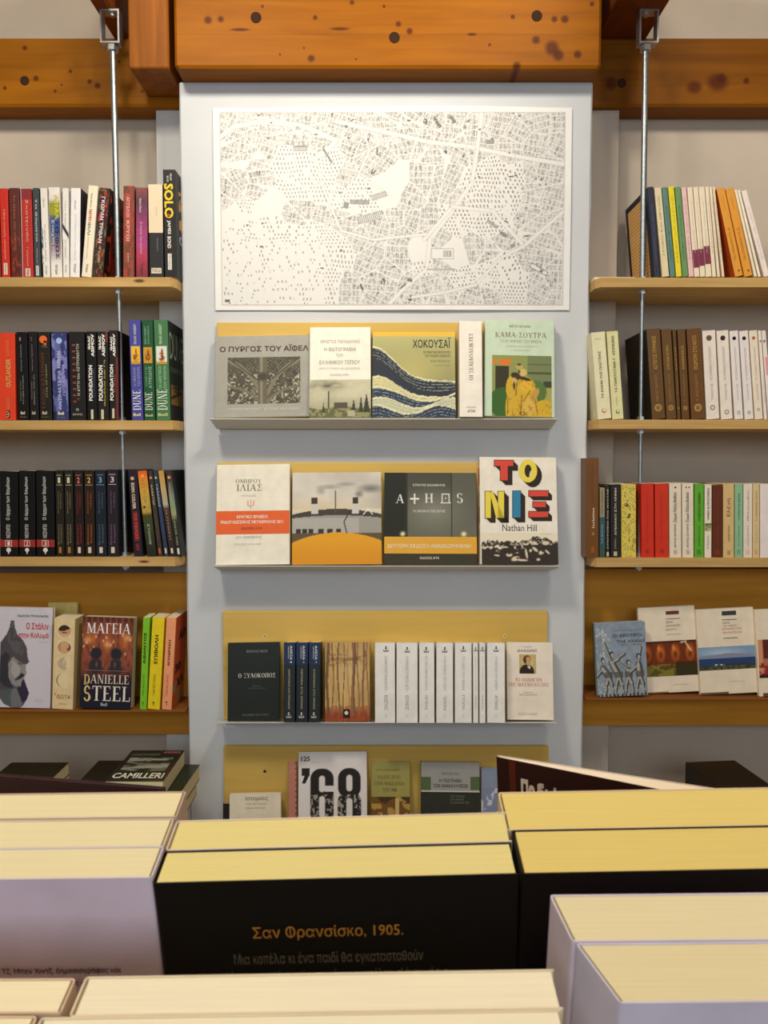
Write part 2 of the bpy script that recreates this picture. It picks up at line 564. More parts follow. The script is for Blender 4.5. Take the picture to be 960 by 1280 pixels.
def conv_px(M, w, h):
    Mi = M.inverted(); o = Mi @ EYE; R3 = Mi.to_3x3()
    def loc(px, py):
        d = R3 @ ray(px, py); s = -o.y / d.y
        q = o + d * s
        return q.x / w, 1 - q.z / h
    def conv(p):
        if p[0] == 'T':
            _, txt, x0, x1, v0, v1, *r = p
            ym = (v0 + v1) / 2; xm = (x0 + x1) / 2
            return ('T', txt, loc(x0, ym)[0], loc(x1, ym)[0], loc(xm, v0)[1], loc(xm, v1)[1], *r)
        if p[0] == 'R':
            _, x0, x1, v0, v1, *r = p
            ym = (v0 + v1) / 2; xm = (x0 + x1) / 2
            return ('R', *[min(max(k, 0.0), 1.0) for k in (loc(x0, ym)[0], loc(x1, ym)[0], loc(xm, v0)[1], loc(xm, v1)[1])], *r)
        if p[0] == 'G':
            return ('G', [loc(*q) for q in p[1]], *p[2:])
        if p[0] == 'O':
            _, cx, cy, r, *q = p
            a = loc(cx, cy)
            return ('O', a[0], a[1], abs(loc(cx + r, cy)[0] - a[0]), *q)
        _, fn, x0, x1, v0, v1, nx, ny = p
        ym = (v0 + v1) / 2; xm = (x0 + x1) / 2
        a = [loc(x0, ym)[0], loc(x1, ym)[0], loc(xm, v0)[1], loc(xm, v1)[1]]
        a = [min(max(k, 0.0), 1.0) for k in a]
        return ('P', fn, *a, nx, ny)
    return conv


# depths of the wall (all in metres from the camera)
YS, YB, YP, YL, YW = 1.70, 1.71, 1.75, 1.85, 1.90
# ------------------------------------------------------------------ the room
PLASTER = mat((186, 174, 160), 0.85, 'plaster', var=0.03, scale=14, bump=0.25, spec=0.2)
PLASTER_W = mat((208, 212, 216), 0.8, 'white_plaster', var=0.025, scale=9, bump=0.35, spec=0.2)
FLOORM = mat((150, 138, 120), 0.5, 'floor_tiles', var=0.08, scale=5)
CEILM = mat((205, 195, 180), 0.9, 'ceiling_plaster', var=0.03, scale=6)


def room_box(name, a, b, m):
    mb = MB(); mb.box(a, b, m)
    return structure(centred(mb, name))


room_box('floor', (-2.4, -2.6, -0.05), (2.4, 2.0, 0.0), FLOORM)
room_box('ceiling', (-2.4, -2.6, 2.80), (2.4, 2.0, 2.86), CEILM)
room_box('wall_back', (-2.4, YW, 0.0), (2.4, 2.0, 2.80), PLASTER)
room_box('wall_left', (-2.5, -2.6, 0.0), (-2.4, 2.0, 2.80), PLASTER)
room_box('wall_right', (2.4, -2.6, 0.0), (2.5, 2.0, 2.80), PLASTER)

PX0, PX1 = -0.4362, 0.4435
zb = P(480, 85, 1.6875).z                    # underside of the middle beam
# pillar: a box with slightly uneven, soft vertical edges
mb = MB()
c = 0.004
ny_ = 26
V = []; Fs = []
rnd = random.Random(3)
for k in range(ny_ + 1):
    z = zb * k / ny_
    j = [rnd.uniform(-0.0009, 0.0009) for _ in range(4)]
    V += [(PX0 + j[0], YW, z), (PX0 + j[0], YP + c, z), (PX0 + c + j[1], YP, z), (PX1 - c + j[2], YP, z), (PX1 + j[3], YP + c, z), (PX1 + j[3], YW, z)]
for k in range(ny_):
    for i in range(5):
        a = k * 6 + i
        Fs.append((a, a + 1, a + 7, a + 6))
Fs.append(tuple(range(ny_ * 6, ny_ * 6 + 6)))
mb.add(V, Fs, PLASTER_W)
structure(centred(mb, 'trim_1'))
# shallow pilasters that step back either side of the pillar
lx = P(196, 200, YL).x; rx = P(773, 200, YL).x
zs = P(480, 134, YL).z
room_box('trim_2', (lx, YL, 0), (PX0 - 0.0005, YW, zs), mat((200, 200, 200), 0.8, 'pale_plaster', var=.03, scale=9, bump=.3))
room_box('trim_3', (PX1 + 0.0005, YL, 0), (rx, YW, zs), PLASTER)

# ------------------------------------------------------------------ timber
def knots_px(lst, Y, org):
    out = []
    for px, py, r, *q in lst:
        p = P(px, py, Y); k = r * Y / F
        out.append((p.x - org[0], p.y - org[1], p.z - org[2], k * (q[0] if q else 1), k))
    return out


def beam(name, a, b, knots, Y, label, dark=(134, 76, 2), light=(164, 98, 4), plugs=(), bands=0.0, cham=0.006, axis='x'):
    org = ((a[0] + b[0]) / 2, (a[1] + b[1]) / 2, a[2])
    m = wood(dark, light, 'orange_pine', axis, knots=knots_px(knots, Y, org), bands=bands)
    mb = MB(); mb.bbox(a, b, m, cham)
    root = empty(name, loc=org); tag(root, label, 'beam')
    mb.v = [(x - org[0], y - org[1], z - org[2]) for x, y, z in mb.v]
    mb.build('timber', root)
    for px, py, r in plugs:
        p = P(px, py, Y); k = MB()
        q = (p.x - org[0], p.y - org[1], p.z - org[2])
        k.tube((q[0], q[1] - 0.0012, q[2]), (q[0], q[1] + 0.01, q[2]), r * Y / F, mat((52, 30, 12), 0.8, 'dark_plug'), 14)
        k.build('bolt_plug', root)
    return root


bl = P(218, 85, 1.6875).x; br = P(752, 60, 1.6875).x
beam('ceiling_beam', (bl, 1.6875, zb), (br, YW - 0.002, 2.797),
     [(260, 25, 5), (276, 24, 4), (394, 22, 3), (389, 73, 4.5), (328, 8, 2), (498, 30, 3.5), (512, 39, 4), (641, 21, 3), (693, 24, 4), (706, 24, 5), (670, 50, 5), (690, 60, 9), (698, 69, 7),
      (722, 68, 5), (646, 82, 5), (590, 43, 2, 3), (740, 5, 3), (440, 3, 3), (480, 8, 2), (612, 56, 2), (350, 68, 1.5), (445, 74, 1.5), (380, 60, 1.5), (300, 37, 2, 6), (425, 36, 2, 6)],
     1.6875, 'thick orange pine beam with knots resting on top of the white pillar', plugs=[(320, 22, 6.5), (493, 47, 6.5), (671, 20, 6.5)], bands=0.066)
YF = 1.83
z0 = P(480, 133, YF).z; z1 = P(480, 47, YF).z
for side, xa, xb_, kn, pl, lab in (
        ('l', -2.3, PX0 - 0.004, [(45, 98, 3.5), (31, 60, 3), (88, 89, 2.5), (112, 102, 3), (122, 107, 4), (149, 77, 2), (6, 110, 2.5), (69, 114, 2), (77, 106, 1.5), (178, 114, 2)], [(31, 101, 5.5)],
         'orange pine wall beam left of the pillar, above the crime paperbacks'),
        ('r', PX1 + 0.004, 2.3, [(764, 104, 8), (868, 109, 8, 1.2), (897, 103, 11, 1.2), (902, 98, 6), (933, 101, 4), (925, 138, 3, 3)], [(777, 104, 5.5)],
         'darker orange pine wall beam right of the pillar, above the pale spines')):
    beam('wall_beam', (xa, YF, z0), (xb_, YW - 0.002, z1), kn, YF, lab, plugs=pl,
         dark=(128, 74, 4) if side == 'l' else (106, 60, 4), light=(156, 96, 8) if side == 'l' else (134, 80, 8))

# joists that run towards the camera, resting on the wall beams
zj = z1 + 0.001
jl = P(140, 47, YF).x
jr = P(822, 27, 1.77).x
beam('joist', (jl, 0.2, zj), (jl + 0.034, YW - 0.002, zj + 0.17), [], YF, 'brown joist running forward from the left wall beam', dark=(120, 58, 14), light=(150, 78, 24), axis='y')
beam('joist', (jr - 0.115, 0.2, zj), (jr, YW - 0.002, zj + 0.17), [], YF, 'brown joist running forward from the right wall beam', dark=(104, 50, 12), light=(136, 68, 20), axis='y')
# short block beside the beam, left
xa = P(161, 85, 1.70).x; xb_ = P(211, 85, 1.70).x
beam('timber_block', (xa, 1.70, P(180, 85, 1.70).z), (xb_, YF - 0.002, 2.797), [], 1.70, 'worn brown timber block with scratches beside the left end of the thick beam',
     dark=(120, 66, 14), light=(158, 94, 30), axis='z', cham=0.003)

# ------------------------------------------------------------------ hanging rods
STEEL = mat((160, 168, 172), 0.38, 'galvanised_steel', metal=0.85, var=0.15, scale=120)
ZINC = mat((200, 205, 210), 0.3, 'zinc', metal=0.9, var=0.1)


def shelf_z(yfront):
    return P(480, yfront, YS).z


SH = {'l': (346.5, 525.5, 696.5), 'r': (347, 524.5, 697.5)}
TH = 0.0195


def hexnut(mb, x, y, z, r, h, m):
    mb.prism([(x + r * math.cos(k * math.pi / 3), y + r * math.sin(k * math.pi / 3)) for k in range(6)], z, z + h, m)


def rod(side, pts, bx, lab):
    zl = [shelf_z(y) for y in SH[side]]
    zt = P(480, 57, 1.73).z
    q0, q1, q2 = [P(a, b, 1.73) for a, b in pts]
    def X(z):
        return q1.x + (q0.x - q1.x) * (z - q1.z) / (q0.z - q1.z) if z > q1.z else q1.x + (q2.x - q1.x) * (z - q1.z) / (q2.z - q1.z)
    x = q1.x
    root = empty('hanging_rod', loc=(x, 1.73, zl[2] - TH - 0.012)); tag(root, lab, 'rod')
    b0 = root.location
    loc = lambda px, py, pz: (px - b0.x, py - b0.y, pz - b0.z)
    m = MB(); m.tube(loc(X(zl[0]), 1.73, zl[0]), loc(X(zt), 1.73, zt + 0.006), 0.0062, STEEL)
    m.build('upper_rod', root)
    m = MB()
    m.tube(loc(X(zl[2]), 1.73, zl[2] - TH - 0.012), loc(x, 1.73, zl[0] + 0.004), 0.0042, STEEL)
    m.build('lower_rod', root)
    for z in zl:
        x = X(z); n = MB(); n.tube(loc(x, 1.73, z + 0.0002), loc(x, 1.73, z + 0.0018), 0.0098, ZINC, 16)
        hexnut(n, x - b0.x, 0, z + 0.0018 - b0.z, 0.0078, 0.006, ZINC); n.build('top_nut', root)
        n = MB(); n.tube(loc(x, 1.73, z - TH - 0.0018), loc(x, 1.73, z - TH - 0.0002), 0.0098, ZINC, 16)
        hexnut(n, x - b0.x, 0, z - TH - 0.0085 - b0.z, 0.0078, 0.0065, ZINC); n.build('bottom_nut', root)
    # rectangular strap bracket fixed under the joist
    x = X(zt); bw = 0.020; zt2 = zj - 0.0005; zb2 = zt
    th = 0.0035
    n = MB()
    y0, y1 = 1.718, 1.742
    for (xa, xb, za, zb_) in ((-bw, -bw + th, zb2, zt2), (bw - th, bw, zb2, zt2), (-bw + th, bw - th, zb2, zb2 + th), (-bw + th, bw - th, zt2 - th, zt2)):
        n.box(loc(x + bx + xa, y0, za), loc(x + bx + xb, y1, zb_), ZINC)
    n.build('strap_bracket', root)
    n = MB(); hexnut(n, x - b0.x, 0, zb2 - 0.012 - b0.z, 0.012, 0.011, ZINC); n.build('collar_nut', root)
    n = MB(); n.tube(loc(x, 1.73, zt2 - th - 0.006), loc(x, 1.73, zt2 - th), 0.006, ZINC, 8); n.build('bolt_head', root)
    return root


rod('l', ((141, 60), (148, 345), (157, 697)), -0.002, 'left steel rod through the shelves, hung from a strap bracket')
rod('r', ((807, 60), (803, 345), (799, 697)), 0.003, 'right steel rod through the shelves, hung from a strap bracket')

# ------------------------------------------------------------------ wall shelves
SHW = lambda k=(), o=(0, 0, 0): wood((178, 142, 84), (208, 172, 112), 'oak_board', 'x', scale=14, rough=0.5, knots=k)
names = {'l': ('top wooden shelf left of the pillar, under the red and white paperbacks', 'middle wooden shelf left of the pillar, under the black science fiction paperbacks',
               'lowest wooden shelf left of the pillar, under the numbered black volumes'),
         'r': ('top wooden shelf right of the pillar, under the leaning pastel spines', 'middle wooden shelf right of the pillar, under the brown and white spines',
               'lowest wooden shelf right of the pillar, under the red and green spines')}
for side in 'lr':
    for k, y in enumerate(SH[side]):
        z = shelf_z(y)
        if side == 'l':
            x0, x1 = -1.35, PX0 - 0.0015
        else:
            x0, x1 = PX1 + 0.0015, 1.35
        dep = 0.188
        org = ((x0 + x1) / 2, YS, z - TH)
        kn = [(P(174, 351, YS).x - org[0], 0, 0.012, 0.012, 0.004)] if (side, k) == ('l', 0) else [(P(180, 702, YS).x - org[0], 0, 0.010, 0.012, 0.003)] if (side, k) == ('l', 2) else ()
        mb = MB()
        sh = MB(); m = SHW(kn)
        ch = 0.018
        # outer corner clipped next to the pillar
        yb_ = YS + dep
        poly = [(x0, YS), (x1 - ch * .4, YS), (x1, YS + ch), (x1, YL - 0.001)] if side == 'l' else None
        if side == 'l':
            poly = [(x0, YS), (x1 - ch * .5, YS), (x1, YS + ch), (x1, YL - 0.001), (lx - 0.002, YL - 0.001), (lx - 0.002, yb_), (x0, yb_)]
        else:
            poly = [(x0 + ch * .5, YS), (x1, YS), (x1, yb_), (rx + 0.002, yb_), (rx + 0.002, YL - 0.001), (x0, YL - 0.001), (x0, YS + ch)]
        poly = [(a - org[0], b - org[1]) for a, b in poly]
        sh.prism(poly, 0.0, TH, m)
        o = sh.build('wall_shelf', loc=org)
        tag(o, names[side][k], 'shelf', 'oak wall shelves')

# ------------------------------------------------------------------ face-out ledges on the side walls
YR4 = 1.77
LEDGE4 = {}
for side, xpx0, xpx1, ytop, ybot, yled, lab in (('l', None, 233, 716, 918, 888, 'wide ochre board with a narrow ledge left of the pillar, under the lowest shelf'),
                                               ('r', 729, None, 711, 907, 873, 'wide ochre board with a narrow ledge right of the pillar, under the lowest shelf')):
    yf = 1.84
    x0 = -1.30 if side == 'l' else PX1 + 0.002
    x1 = PX0 - 0.002 if side == 'l' else 1.30
    za, zb2 = P(480, ybot, yf).z, P(480, ytop, yf).z
    org = ((x0 + x1) / 2, yf, za)
    root = empty('display_ledge', loc=org); tag(root, lab, 'display ledge', 'side display ledges')
    m = MB(); m.bbox((x0 - org[0], 0, 0), (x1 - org[0], 0.008, zb2 - za), wood((186, 126, 40), (212, 152, 58), 'ochre_board', 'x', scale=8), 0.0012)
    m.build('backboard', root)
    zl = P(480, yled, 1.733).z
    LEDGE4[side] = zl
    m = MB(); m.bbox((x0 - org[0], 1.732 - yf, zl - 0.0045 - za), (x1 - org[0], -0.0005, zl - za), wood((120, 72, 30), (140, 90, 40), 'dark_ledge', 'x'), 0.001)
    m.build('ledge', root)
    # wall battens carrying the board
    for q in (0.25, 0.75):
        m = MB(); xx = x0 + (x1 - x0) * q - org[0]
        m.box((xx - .02, 0.0085, 0.02), (xx + .02, YW - yf - 0.001, zb2 - za - 0.02), wood((150, 100, 50), (170, 120, 60), 'batten', 'z'))
        m.build('batten', root)

# ------------------------------------------------------------------ sloped trays on the pillar
YT = 1.67; TILT = math.radians(14)
TRAY_M = mat((214, 218, 214), 0.5, 'grey_metal', var=0.03)
TRAYS = [  # board px x0, x1, top y, tray px x0, x1, y
    (271, 691, 403, 262, 697, 523, 'topmost tilted tray on the pillar, under the map'),
    (272, 690, 578, 266, 700, 707, 'second tilted tray on the pillar, between two other trays'),
    (278, 685, 764, 268, 696, 903, 'third tilted tray on the pillar, holding white spines'),
    (279, 686, 933, 268, 697, 1092, 'lowest tilted tray on the pillar, half hidden by foreground books')]
for (bx0, bx1, by, tx0, tx1, ty, lab) in TRAYS:
    yf = YP - 0.012
    x0, x1 = P(bx0, by, yf).x, P(bx1, by, yf).x
    zt = P(480, by, yf).z
    xt0, xt1 = P(tx0, ty, YT).x, P(tx1, ty, YT).x; zf = P(480, ty, YT).z
    dep = yf - YT - 0.001
    zback = zf - dep * math.tan(TILT)
    z0_ = zback - 0.004
    org = ((x0 + x1) / 2, yf, z0_)
    root = empty('pillar_display', loc=org); tag(root, lab, 'display ledge', 'trays on the pillar')
    yel = wood((206, 170, 86), (228, 194, 108), 'birch_ply', 'x', scale=5, rough=0.4)
    m = MB(); m.bbox((x0 - org[0], 0, 0.004), (x1 - org[0], 0.0115, zt - z0_), yel, 0.0012); m.build('backboard', root)
    m = MB(); a, b = xt0 - org[0], xt1 - org[0]; yy = YT - yf
    g = 0.0018
    V = [(a, yy, zf - z0_ - g), (b, yy, zf - z0_ - g), (b, -0.001, zback - z0_ - g), (a, -0.001, zback - z0_ - g),
         (a, yy, zf - z0_), (b, yy, zf - z0_), (b, -0.001, zback - z0_), (a, -0.001, zback - z0_)]
    m.add(V, [(0, 3, 2, 1), (4, 5, 6, 7), (0, 1, 5, 4), (1, 2, 6, 5), (2, 3, 7, 6), (3, 0, 4, 7)], TRAY_M)
    m.build('tray', root)
    for sx in (331, 631):
        if by in (764, 933):
            p = P(sx, by + 31, yf)
            s = MB(); s.tube((p.x - org[0], -0.0008, p.z - z0_), (p.x - org[0], 0.002, p.z - z0_), 0.0042 if by == 764 else 0.0034, mat((226, 214, 150) if by == 764 else (90, 60, 30), 0.4, 'screw_cup'), 14)
            s.tube((p.x - org[0], -0.0012, p.z - z0_), (p.x - org[0], 0.001, p.z - z0_), 0.0016, mat((60, 50, 30), 0.4, 'screw_recess'), 8)
            s.build('screw', root)
# ------------------------------------------------------------------ painters for flat printed pictures (U right, V down, sRGB 0..1)
def C(*c):
    return np.array(c, float) / 255.0


def vn(U_, V_, fx, fy, seed=0):
    """smooth value noise"""
    r = np.random.default_rng(seed); nx, ny = int(fx) + 3, int(fy) + 3
    g = r.random((ny, nx)); x = U_ * fx; y = V_ * fy
    x = np.clip(x, 0, fx + 0.999); y = np.clip(y, 0, fy + 0.999)
    i, j = x.astype(int), y.astype(int); a, b = x - i, y - j
    a = a * a * (3 - 2 * a); b = b * b * (3 - 2 * b)
    return (g[j, i] * (1 - a) + g[j, i + 1] * a) * (1 - b) + (g[j + 1, i] * (1 - a) + g[j + 1, i + 1] * a) * b


def fbm(U_, V_, fx, fy, seed=0, o=3):
    s = 0; t = 0
    for k in range(o):
        s = s + vn(U_, V_, fx * 2 ** k, fy * 2 ** k, seed + k) * 0.5 ** k; t += 0.5 ** k
    return s / t


def full(U_, c):
    return np.ones(U_.shape + (3,)) * c


def mixm(img, c, m):
    m = np.clip(m, 0, 1)[..., None]
    return img * (1 - m) + np.asarray(c) * m


def ell(U_, V_, cx, cy, rx_, ry_, s=0.12, ang=0):
    du, dv = U_ - cx, V_ - cy
    if ang:
        a = math.radians(ang); du, dv = du * math.cos(a) + dv * math.sin(a), -du * math.sin(a) + dv * math.cos(a)
    return np.clip((1 - np.sqrt((du / rx_) ** 2 + (dv / ry_) ** 2)) / s, 0, 1)


def ln(U_, V_, x0, y0, x1, y1, w, asp=1.0):
    dx, dy = x1 - x0, (y1 - y0) * asp
    u, v = U_ - x0, (V_ - y0) * asp
    t = np.clip((u * dx + v * dy) / (dx * dx + dy * dy + 1e-9), 0, 1)
    d = np.sqrt((u - t * dx) ** 2 + (v - t * dy) ** 2)
    return np.clip((w - d) / (w * 0.5), 0, 1)


def rc(U_, V_, x0, x1, y0, y1):
    return ((U_ >= x0) & (U_ <= x1) & (V_ >= y0) & (V_ <= y1)).astype(float)


def poly(U_, V_, pts):
    m = np.zeros(U_.shape, bool); n = len(pts)
    for i in range(n):
        (x0, y0), (x1, y1) = pts[i], pts[(i + 1) % n]
        if y0 == y1:
            continue
        c = ((V_ >= min(y0, y1)) & (V_ < max(y0, y1)) & (U_ < x0 + (V_ - y0) * (x1 - x0) / (y1 - y0)))
        m ^= c
    return m.astype(float)


def p_lattice(u, v):                       # ironwork seen from below
    n = fbm(u, v, 40, 26, 3)
    g = np.abs(np.sin((u * 1.6 + v) * 42)) * np.abs(np.sin((u * 1.6 - v) * 38))
    img = full(u, C(120, 116, 98)) * (0.45 + 0.75 * n)[..., None]
    img = mixm(img, C(58, 54, 46), (g < 0.28) * 0.8)
    img = mixm(img, C(214, 208, 184), (n > 0.62) * (v > 0.35) * 0.7)
    for s in (0, 1):
        uu = np.abs(u - s * 0.0) if s == 0 else 1 - u
        r = np.sqrt((uu + 0.12) ** 2 / 0.38 + (v - 1.18) ** 2 / 0.32)
        img = mixm(img, C(118, 112, 94), np.clip(1 - np.abs(r - 1.0) / 0.055, 0, 1) > 0.2)
        r = np.sqrt((uu + 0.12) ** 2 / 0.38 + (v - 1.18) ** 2 / 1.30)
        img = mixm(img, C(126, 120, 100), np.clip(1 - np.abs(r - 0.98) / 0.05, 0, 1) > 0.2)
        img = mixm(img, C(92, 86, 72), ln(u, v, s, 0.1, 0.5, 0.95, 0.02))
        img = mixm(img, C(60, 56, 48), ln(u, v, s, 0.0, 0.5, 0.6, 0.012))
    img = mixm(img, C(104, 98, 82), rc(u, v, 0.42, 0.54, 0, 1))
    img = mixm(img, C(140, 134, 112), rc(u, v, 0.45, 0.48, 0, 1))
    return mixm(img, C(70, 66, 54), ell(u, v, 0.48, 0.42, 0.09, 0.12, 0.5))


def p_factory(u, v):
    img = full(u, C(196, 192, 164)) * (0.88 + 0.2 * fbm(u, v, 6, 5, 9))[..., None]
    img = mixm(img, C(150, 146, 118), np.clip((v - 0.45) * 3, 0, 1) * 0.6)
    sm = np.clip(fbm(u, v, 7, 12, 5) * 1.9 - 0.5, 0, 1) * ell(u, v, 0.25, 0.15, 0.34, 0.16, 0.8)
    img = mixm(img, C(96, 94, 78), sm)
    g = v > 0.74 + 0.04 * np.sin(u * 9)
    img = mixm(img, C(98, 100, 66) , g)
    img = mixm(img, C(140, 140, 96), g * (fbm(u, v, 16, 12, 2) > 0.52))
    img = mixm(img, C(62, 62, 46), rc(u, v, 0.30, 0.325, 0.30, 0.76))
    for x, w, t in ((0.72, 0.05, 0.5), (0.84, 0.04, 0.42), (0.93, 0.05, 0.35), (0.23, 0.04, 0.6)):
        img = mixm(img, C(54, 58, 38), (np.abs(u - x) < w * np.clip((v - t) * 2.2, 0, 1)) & (v < 0.86))
    img = mixm(img, C(84, 78, 62), rc(u, v, 0.40, 0.62, 0.60, 0.76))
    img = mixm(img, C(176, 170, 140), rc(u, v, 0.62, 0.74, 0.82, 0.97))
    return img


def p_waves(u, v):                         # plain stand-in: rows of rolling blue and cream swells
    img = full(u, C(176, 172, 116)) * (0.72 + 0.36 * np.clip(1 - v, 0, 1))[..., None]
    img = mixm(img, C(222, 206, 120), ell(u, v, 0.5, 0.5, 0.44, 0.30, 0.9) * 0.45)
    img = mixm(img, C(232, 190, 70), (v < 0.05))
    rows = ((0.40, 0.20, C(44, 50, 62), 3.0, 0.0), (0.60, 0.12, C(214, 206, 150), 4.0, 1.2), (0.72, 0.08, C(46, 60, 84), 5.0, 0.5), (0.82, 0.06, C(196, 198, 164), 7.0, 2.2), (0.90, 0.05, C(40, 54, 80), 8.0, 0.9))
    for k, (b, a, c, f, ph) in enumerate(rows):
        damp = 1.5 * np.exp(-(u * 2.2) ** 2) + 0.25 if k < 2 else 1.0
        line = b + 0.12 * (k < 2) - a * damp * np.cos(u * f - ph * .3) + 0.02 * (fbm(u, v, 30, 30, k) - .5)
        m = v > line
        img = mixm(img, c, m)
        img = mixm(img, C(226, 222, 180), m & (v < line + 0.02))
        st = np.abs(np.sin((v - line) * 90 + u * 6)) < 0.22
        img = mixm(img, C(150, 160, 150), m & st & (v < line + 0.14))
    return img


def p_garden(u, v):                        # generic miniature of two seated people in yellow robes
    img = full(u, C(142, 150, 84))
    img = mixm(img, C(116, 128, 86), rc(u, v, 0.60, 1.0, 0.0, 0.50)); img = mixm(img, C(78, 84, 50), rc(u, v, .60, 1, .27, .30) + rc(u, v, .60, 1, .13, .15) * .5)
    img = mixm(img, C(62, 64, 50), rc(u, v, .86, 1, .42, .52)); img = mixm(img, C(166, 160, 84), rc(u, v, .86, 1, .53, .74))
    img = mixm(img, C(52, 48, 30), rc(u, v, 0.05, 0.28, 0.18, 0.66)); img = mixm(img, C(214, 122, 40), rc(u, v, 0.0, 0.34, 0.06, 0.17) * (fbm(u, v, 12, 12, 3) > .36))
    img = mixm(img, C(54, 96, 36), ell(u, v, 0.20, 0.78, 0.26, 0.26, .05)); img = mixm(img, C(84, 116, 54), ell(u, v, 0.72, 0.60, 0.20, 0.20, .05))
    robe = np.maximum.reduce([ell(u, v, .42, .88, .20, .44, .06), ell(u, v, .56, .60, .19, .26, .06), ell(u, v, .62, .86, .16, .30, .06), ell(u, v, .32, .54, .09, .20, .06), ell(u, v, .88, .90, .20, .18, .06)])
    img = mixm(img, C(206, 170, 44), robe)
    img = mixm(img, C(214, 176, 78), ell(u, v, .62, .84, .12, .18, .3)); img = mixm(img, C(222, 178, 50), ell(u, v, .58, .50, .14, .12, .4)); img = mixm(img, C(196, 150, 74), ell(u, v, .72, .64, .06, .14, .3, 30))
    for a in ((.50, .66, .48, .98), (.42, .44, .40, .66), (.72, .72, .76, .94), (.27, .72, .26, .96), (.56, .70, .64, .58)):
        img = mixm(img, C(132, 84, 34), ln(u, v, *a, .010))
    img = mixm(img, C(150, 96, 40), (fbm(u, v, 26, 28, 4) > 0.66) * robe * 0.5)
    img = mixm(img, C(60, 46, 28), ell(u, v, .40, .34, .09, .06, .1, 20)); img = mixm(img, C(60, 46, 28), ell(u, v, .54, .38, .12, .03, .1, 12)); img = mixm(img, C(204, 172, 96), ell(u, v, .37, .42, .05, .06, .2)); img = mixm(img, C(64, 50, 32), ell(u, v, .37, .50, .02, .07, .2))
    img = mixm(img, C(208, 186, 104), ell(u, v, .52, .28, .07, .07, .2)); img = mixm(img, C(186, 164, 96), ell(u, v, .46, .19, .07, .05, .2)); img = mixm(img, C(70, 54, 34), ell(u, v, .455, .15, .04, .018, .2) + ell(u, v, .455, .27, .02, .03, .2))
    return mixm(img, C(60, 48, 26), ell(u, v, .51, .955, .05, .035, .1) * (1 - ell(u, v, .51, .955, .035, .022, .1)))


def p_ferry(u, v):
    img = full(u, C(222, 216, 204)) * 1.0
    img = mixm(img, C(172, 168, 158), np.clip(fbm(u, v, 3, 4, 2) * 1.2 - 0.25, 0, 1) * (v < 0.4))
    img = mixm(img, C(228, 204, 158), ell(u, v, 0.35, 0.40, 0.75, 0.16, 0.9) * 0.6)
    for cx, cy, rx_, ry_ in ((0.42, 0.16, 0.18, 0.035), (0.32, 0.2, 0.07, 0.06), (0.6, 0.13, 0.14, 0.03), (0.88, 0.18, 0.18, 0.06), (0.75, 0.24, 0.06, 0.05)):
        img = mixm(img, C(110, 108, 104), ell(u, v, cx, cy, rx_, ry_, 0.9) * (0.8 if cx > .7 else 0.45))
    deck = v > 0.46 - 0.06 * (1 - ((u - 0.5) * 2) ** 2)
    img = mixm(img, C(70, 66, 58), deck)
    img = mixm(img, C(160, 158, 150), v > 0.50 - 0.03 * (1 - ((u - 0.5) * 2) ** 2))
    img = mixm(img, C(186, 184, 178), (v > 0.5) * (u < 0.75) * 0.7)
    for x in (0.04, 0.11, 0.18, 0.29, 0.39, 0.49):
        img = mixm(img, C(58, 52, 42), rc(u, v, x, x + 0.06, 0.615, 0.66))
    img = mixm(img, C(96, 84, 60), (v > 0.66))
    yl = v > 0.655 + 0.10 * ((u - 0.52) * 2) ** 2
    img = mixm(img, C(232, 164, 38), yl); img = mixm(img, C(214, 138, 24), yl * np.clip((v - 0.75) * 3, 0, 1))
    for cx in (0.25, 0.71):
        img = mixm(img, C(210, 206, 198), rc(u, v, cx - 0.04, cx + 0.04, 0.34, 0.45))
        img = mixm(img, C(70, 56, 42), rc(u, v, cx - 0.035, cx + 0.03, 0.275, 0.345))
    img = mixm(img, C(90, 88, 84), ln(u, v, 0.485, 0.2, 0.485, 0.44, 0.007))
    img = mixm(img, C(236, 234, 228), ln(u, v, 0.80, 0.46, 0.85, 0.40, 0.008)); img = mixm(img, C(236, 234, 228), ln(u, v, 0.9, 0.46, 0.85, 0.40, 0.008))
    return mixm(img, C(50, 48, 44), ln(u, v, 0.65, 0.42, 0.58, 0.54, 0.008) + ln(u, v, 0.58, 0.54, 0.61, 0.66, 0.008))


def p_chamber(u, v):
    img = full(u, C(92, 92, 80)) * (0.8 + 0.35 * np.clip(v * 1.4, 0, 1))[..., None]
    img = mixm(img, C(156, 156, 140), ell(u, v, 0.55, 0.42, 0.45, 0.30, 1.0) * 0.75)
    img = mixm(img, C(112, 112, 98), (u > 0.72) * 0.5)
    img = mixm(img, C(36, 38, 30), (u < 0.24))
    img = mixm(img, C(52, 48, 38), ((u > 0.235) & (u < 0.25)) | ((u > 0.725) & (u < 0.735)))
    for cx in (0.2, 0.86):
        img = mixm(img, C(255, 244, 180), ell(u, v, cx, 0.67, 0.04, 0.04, 0.8))
    return mixm(img, C(58, 54, 38), v > 0.88)


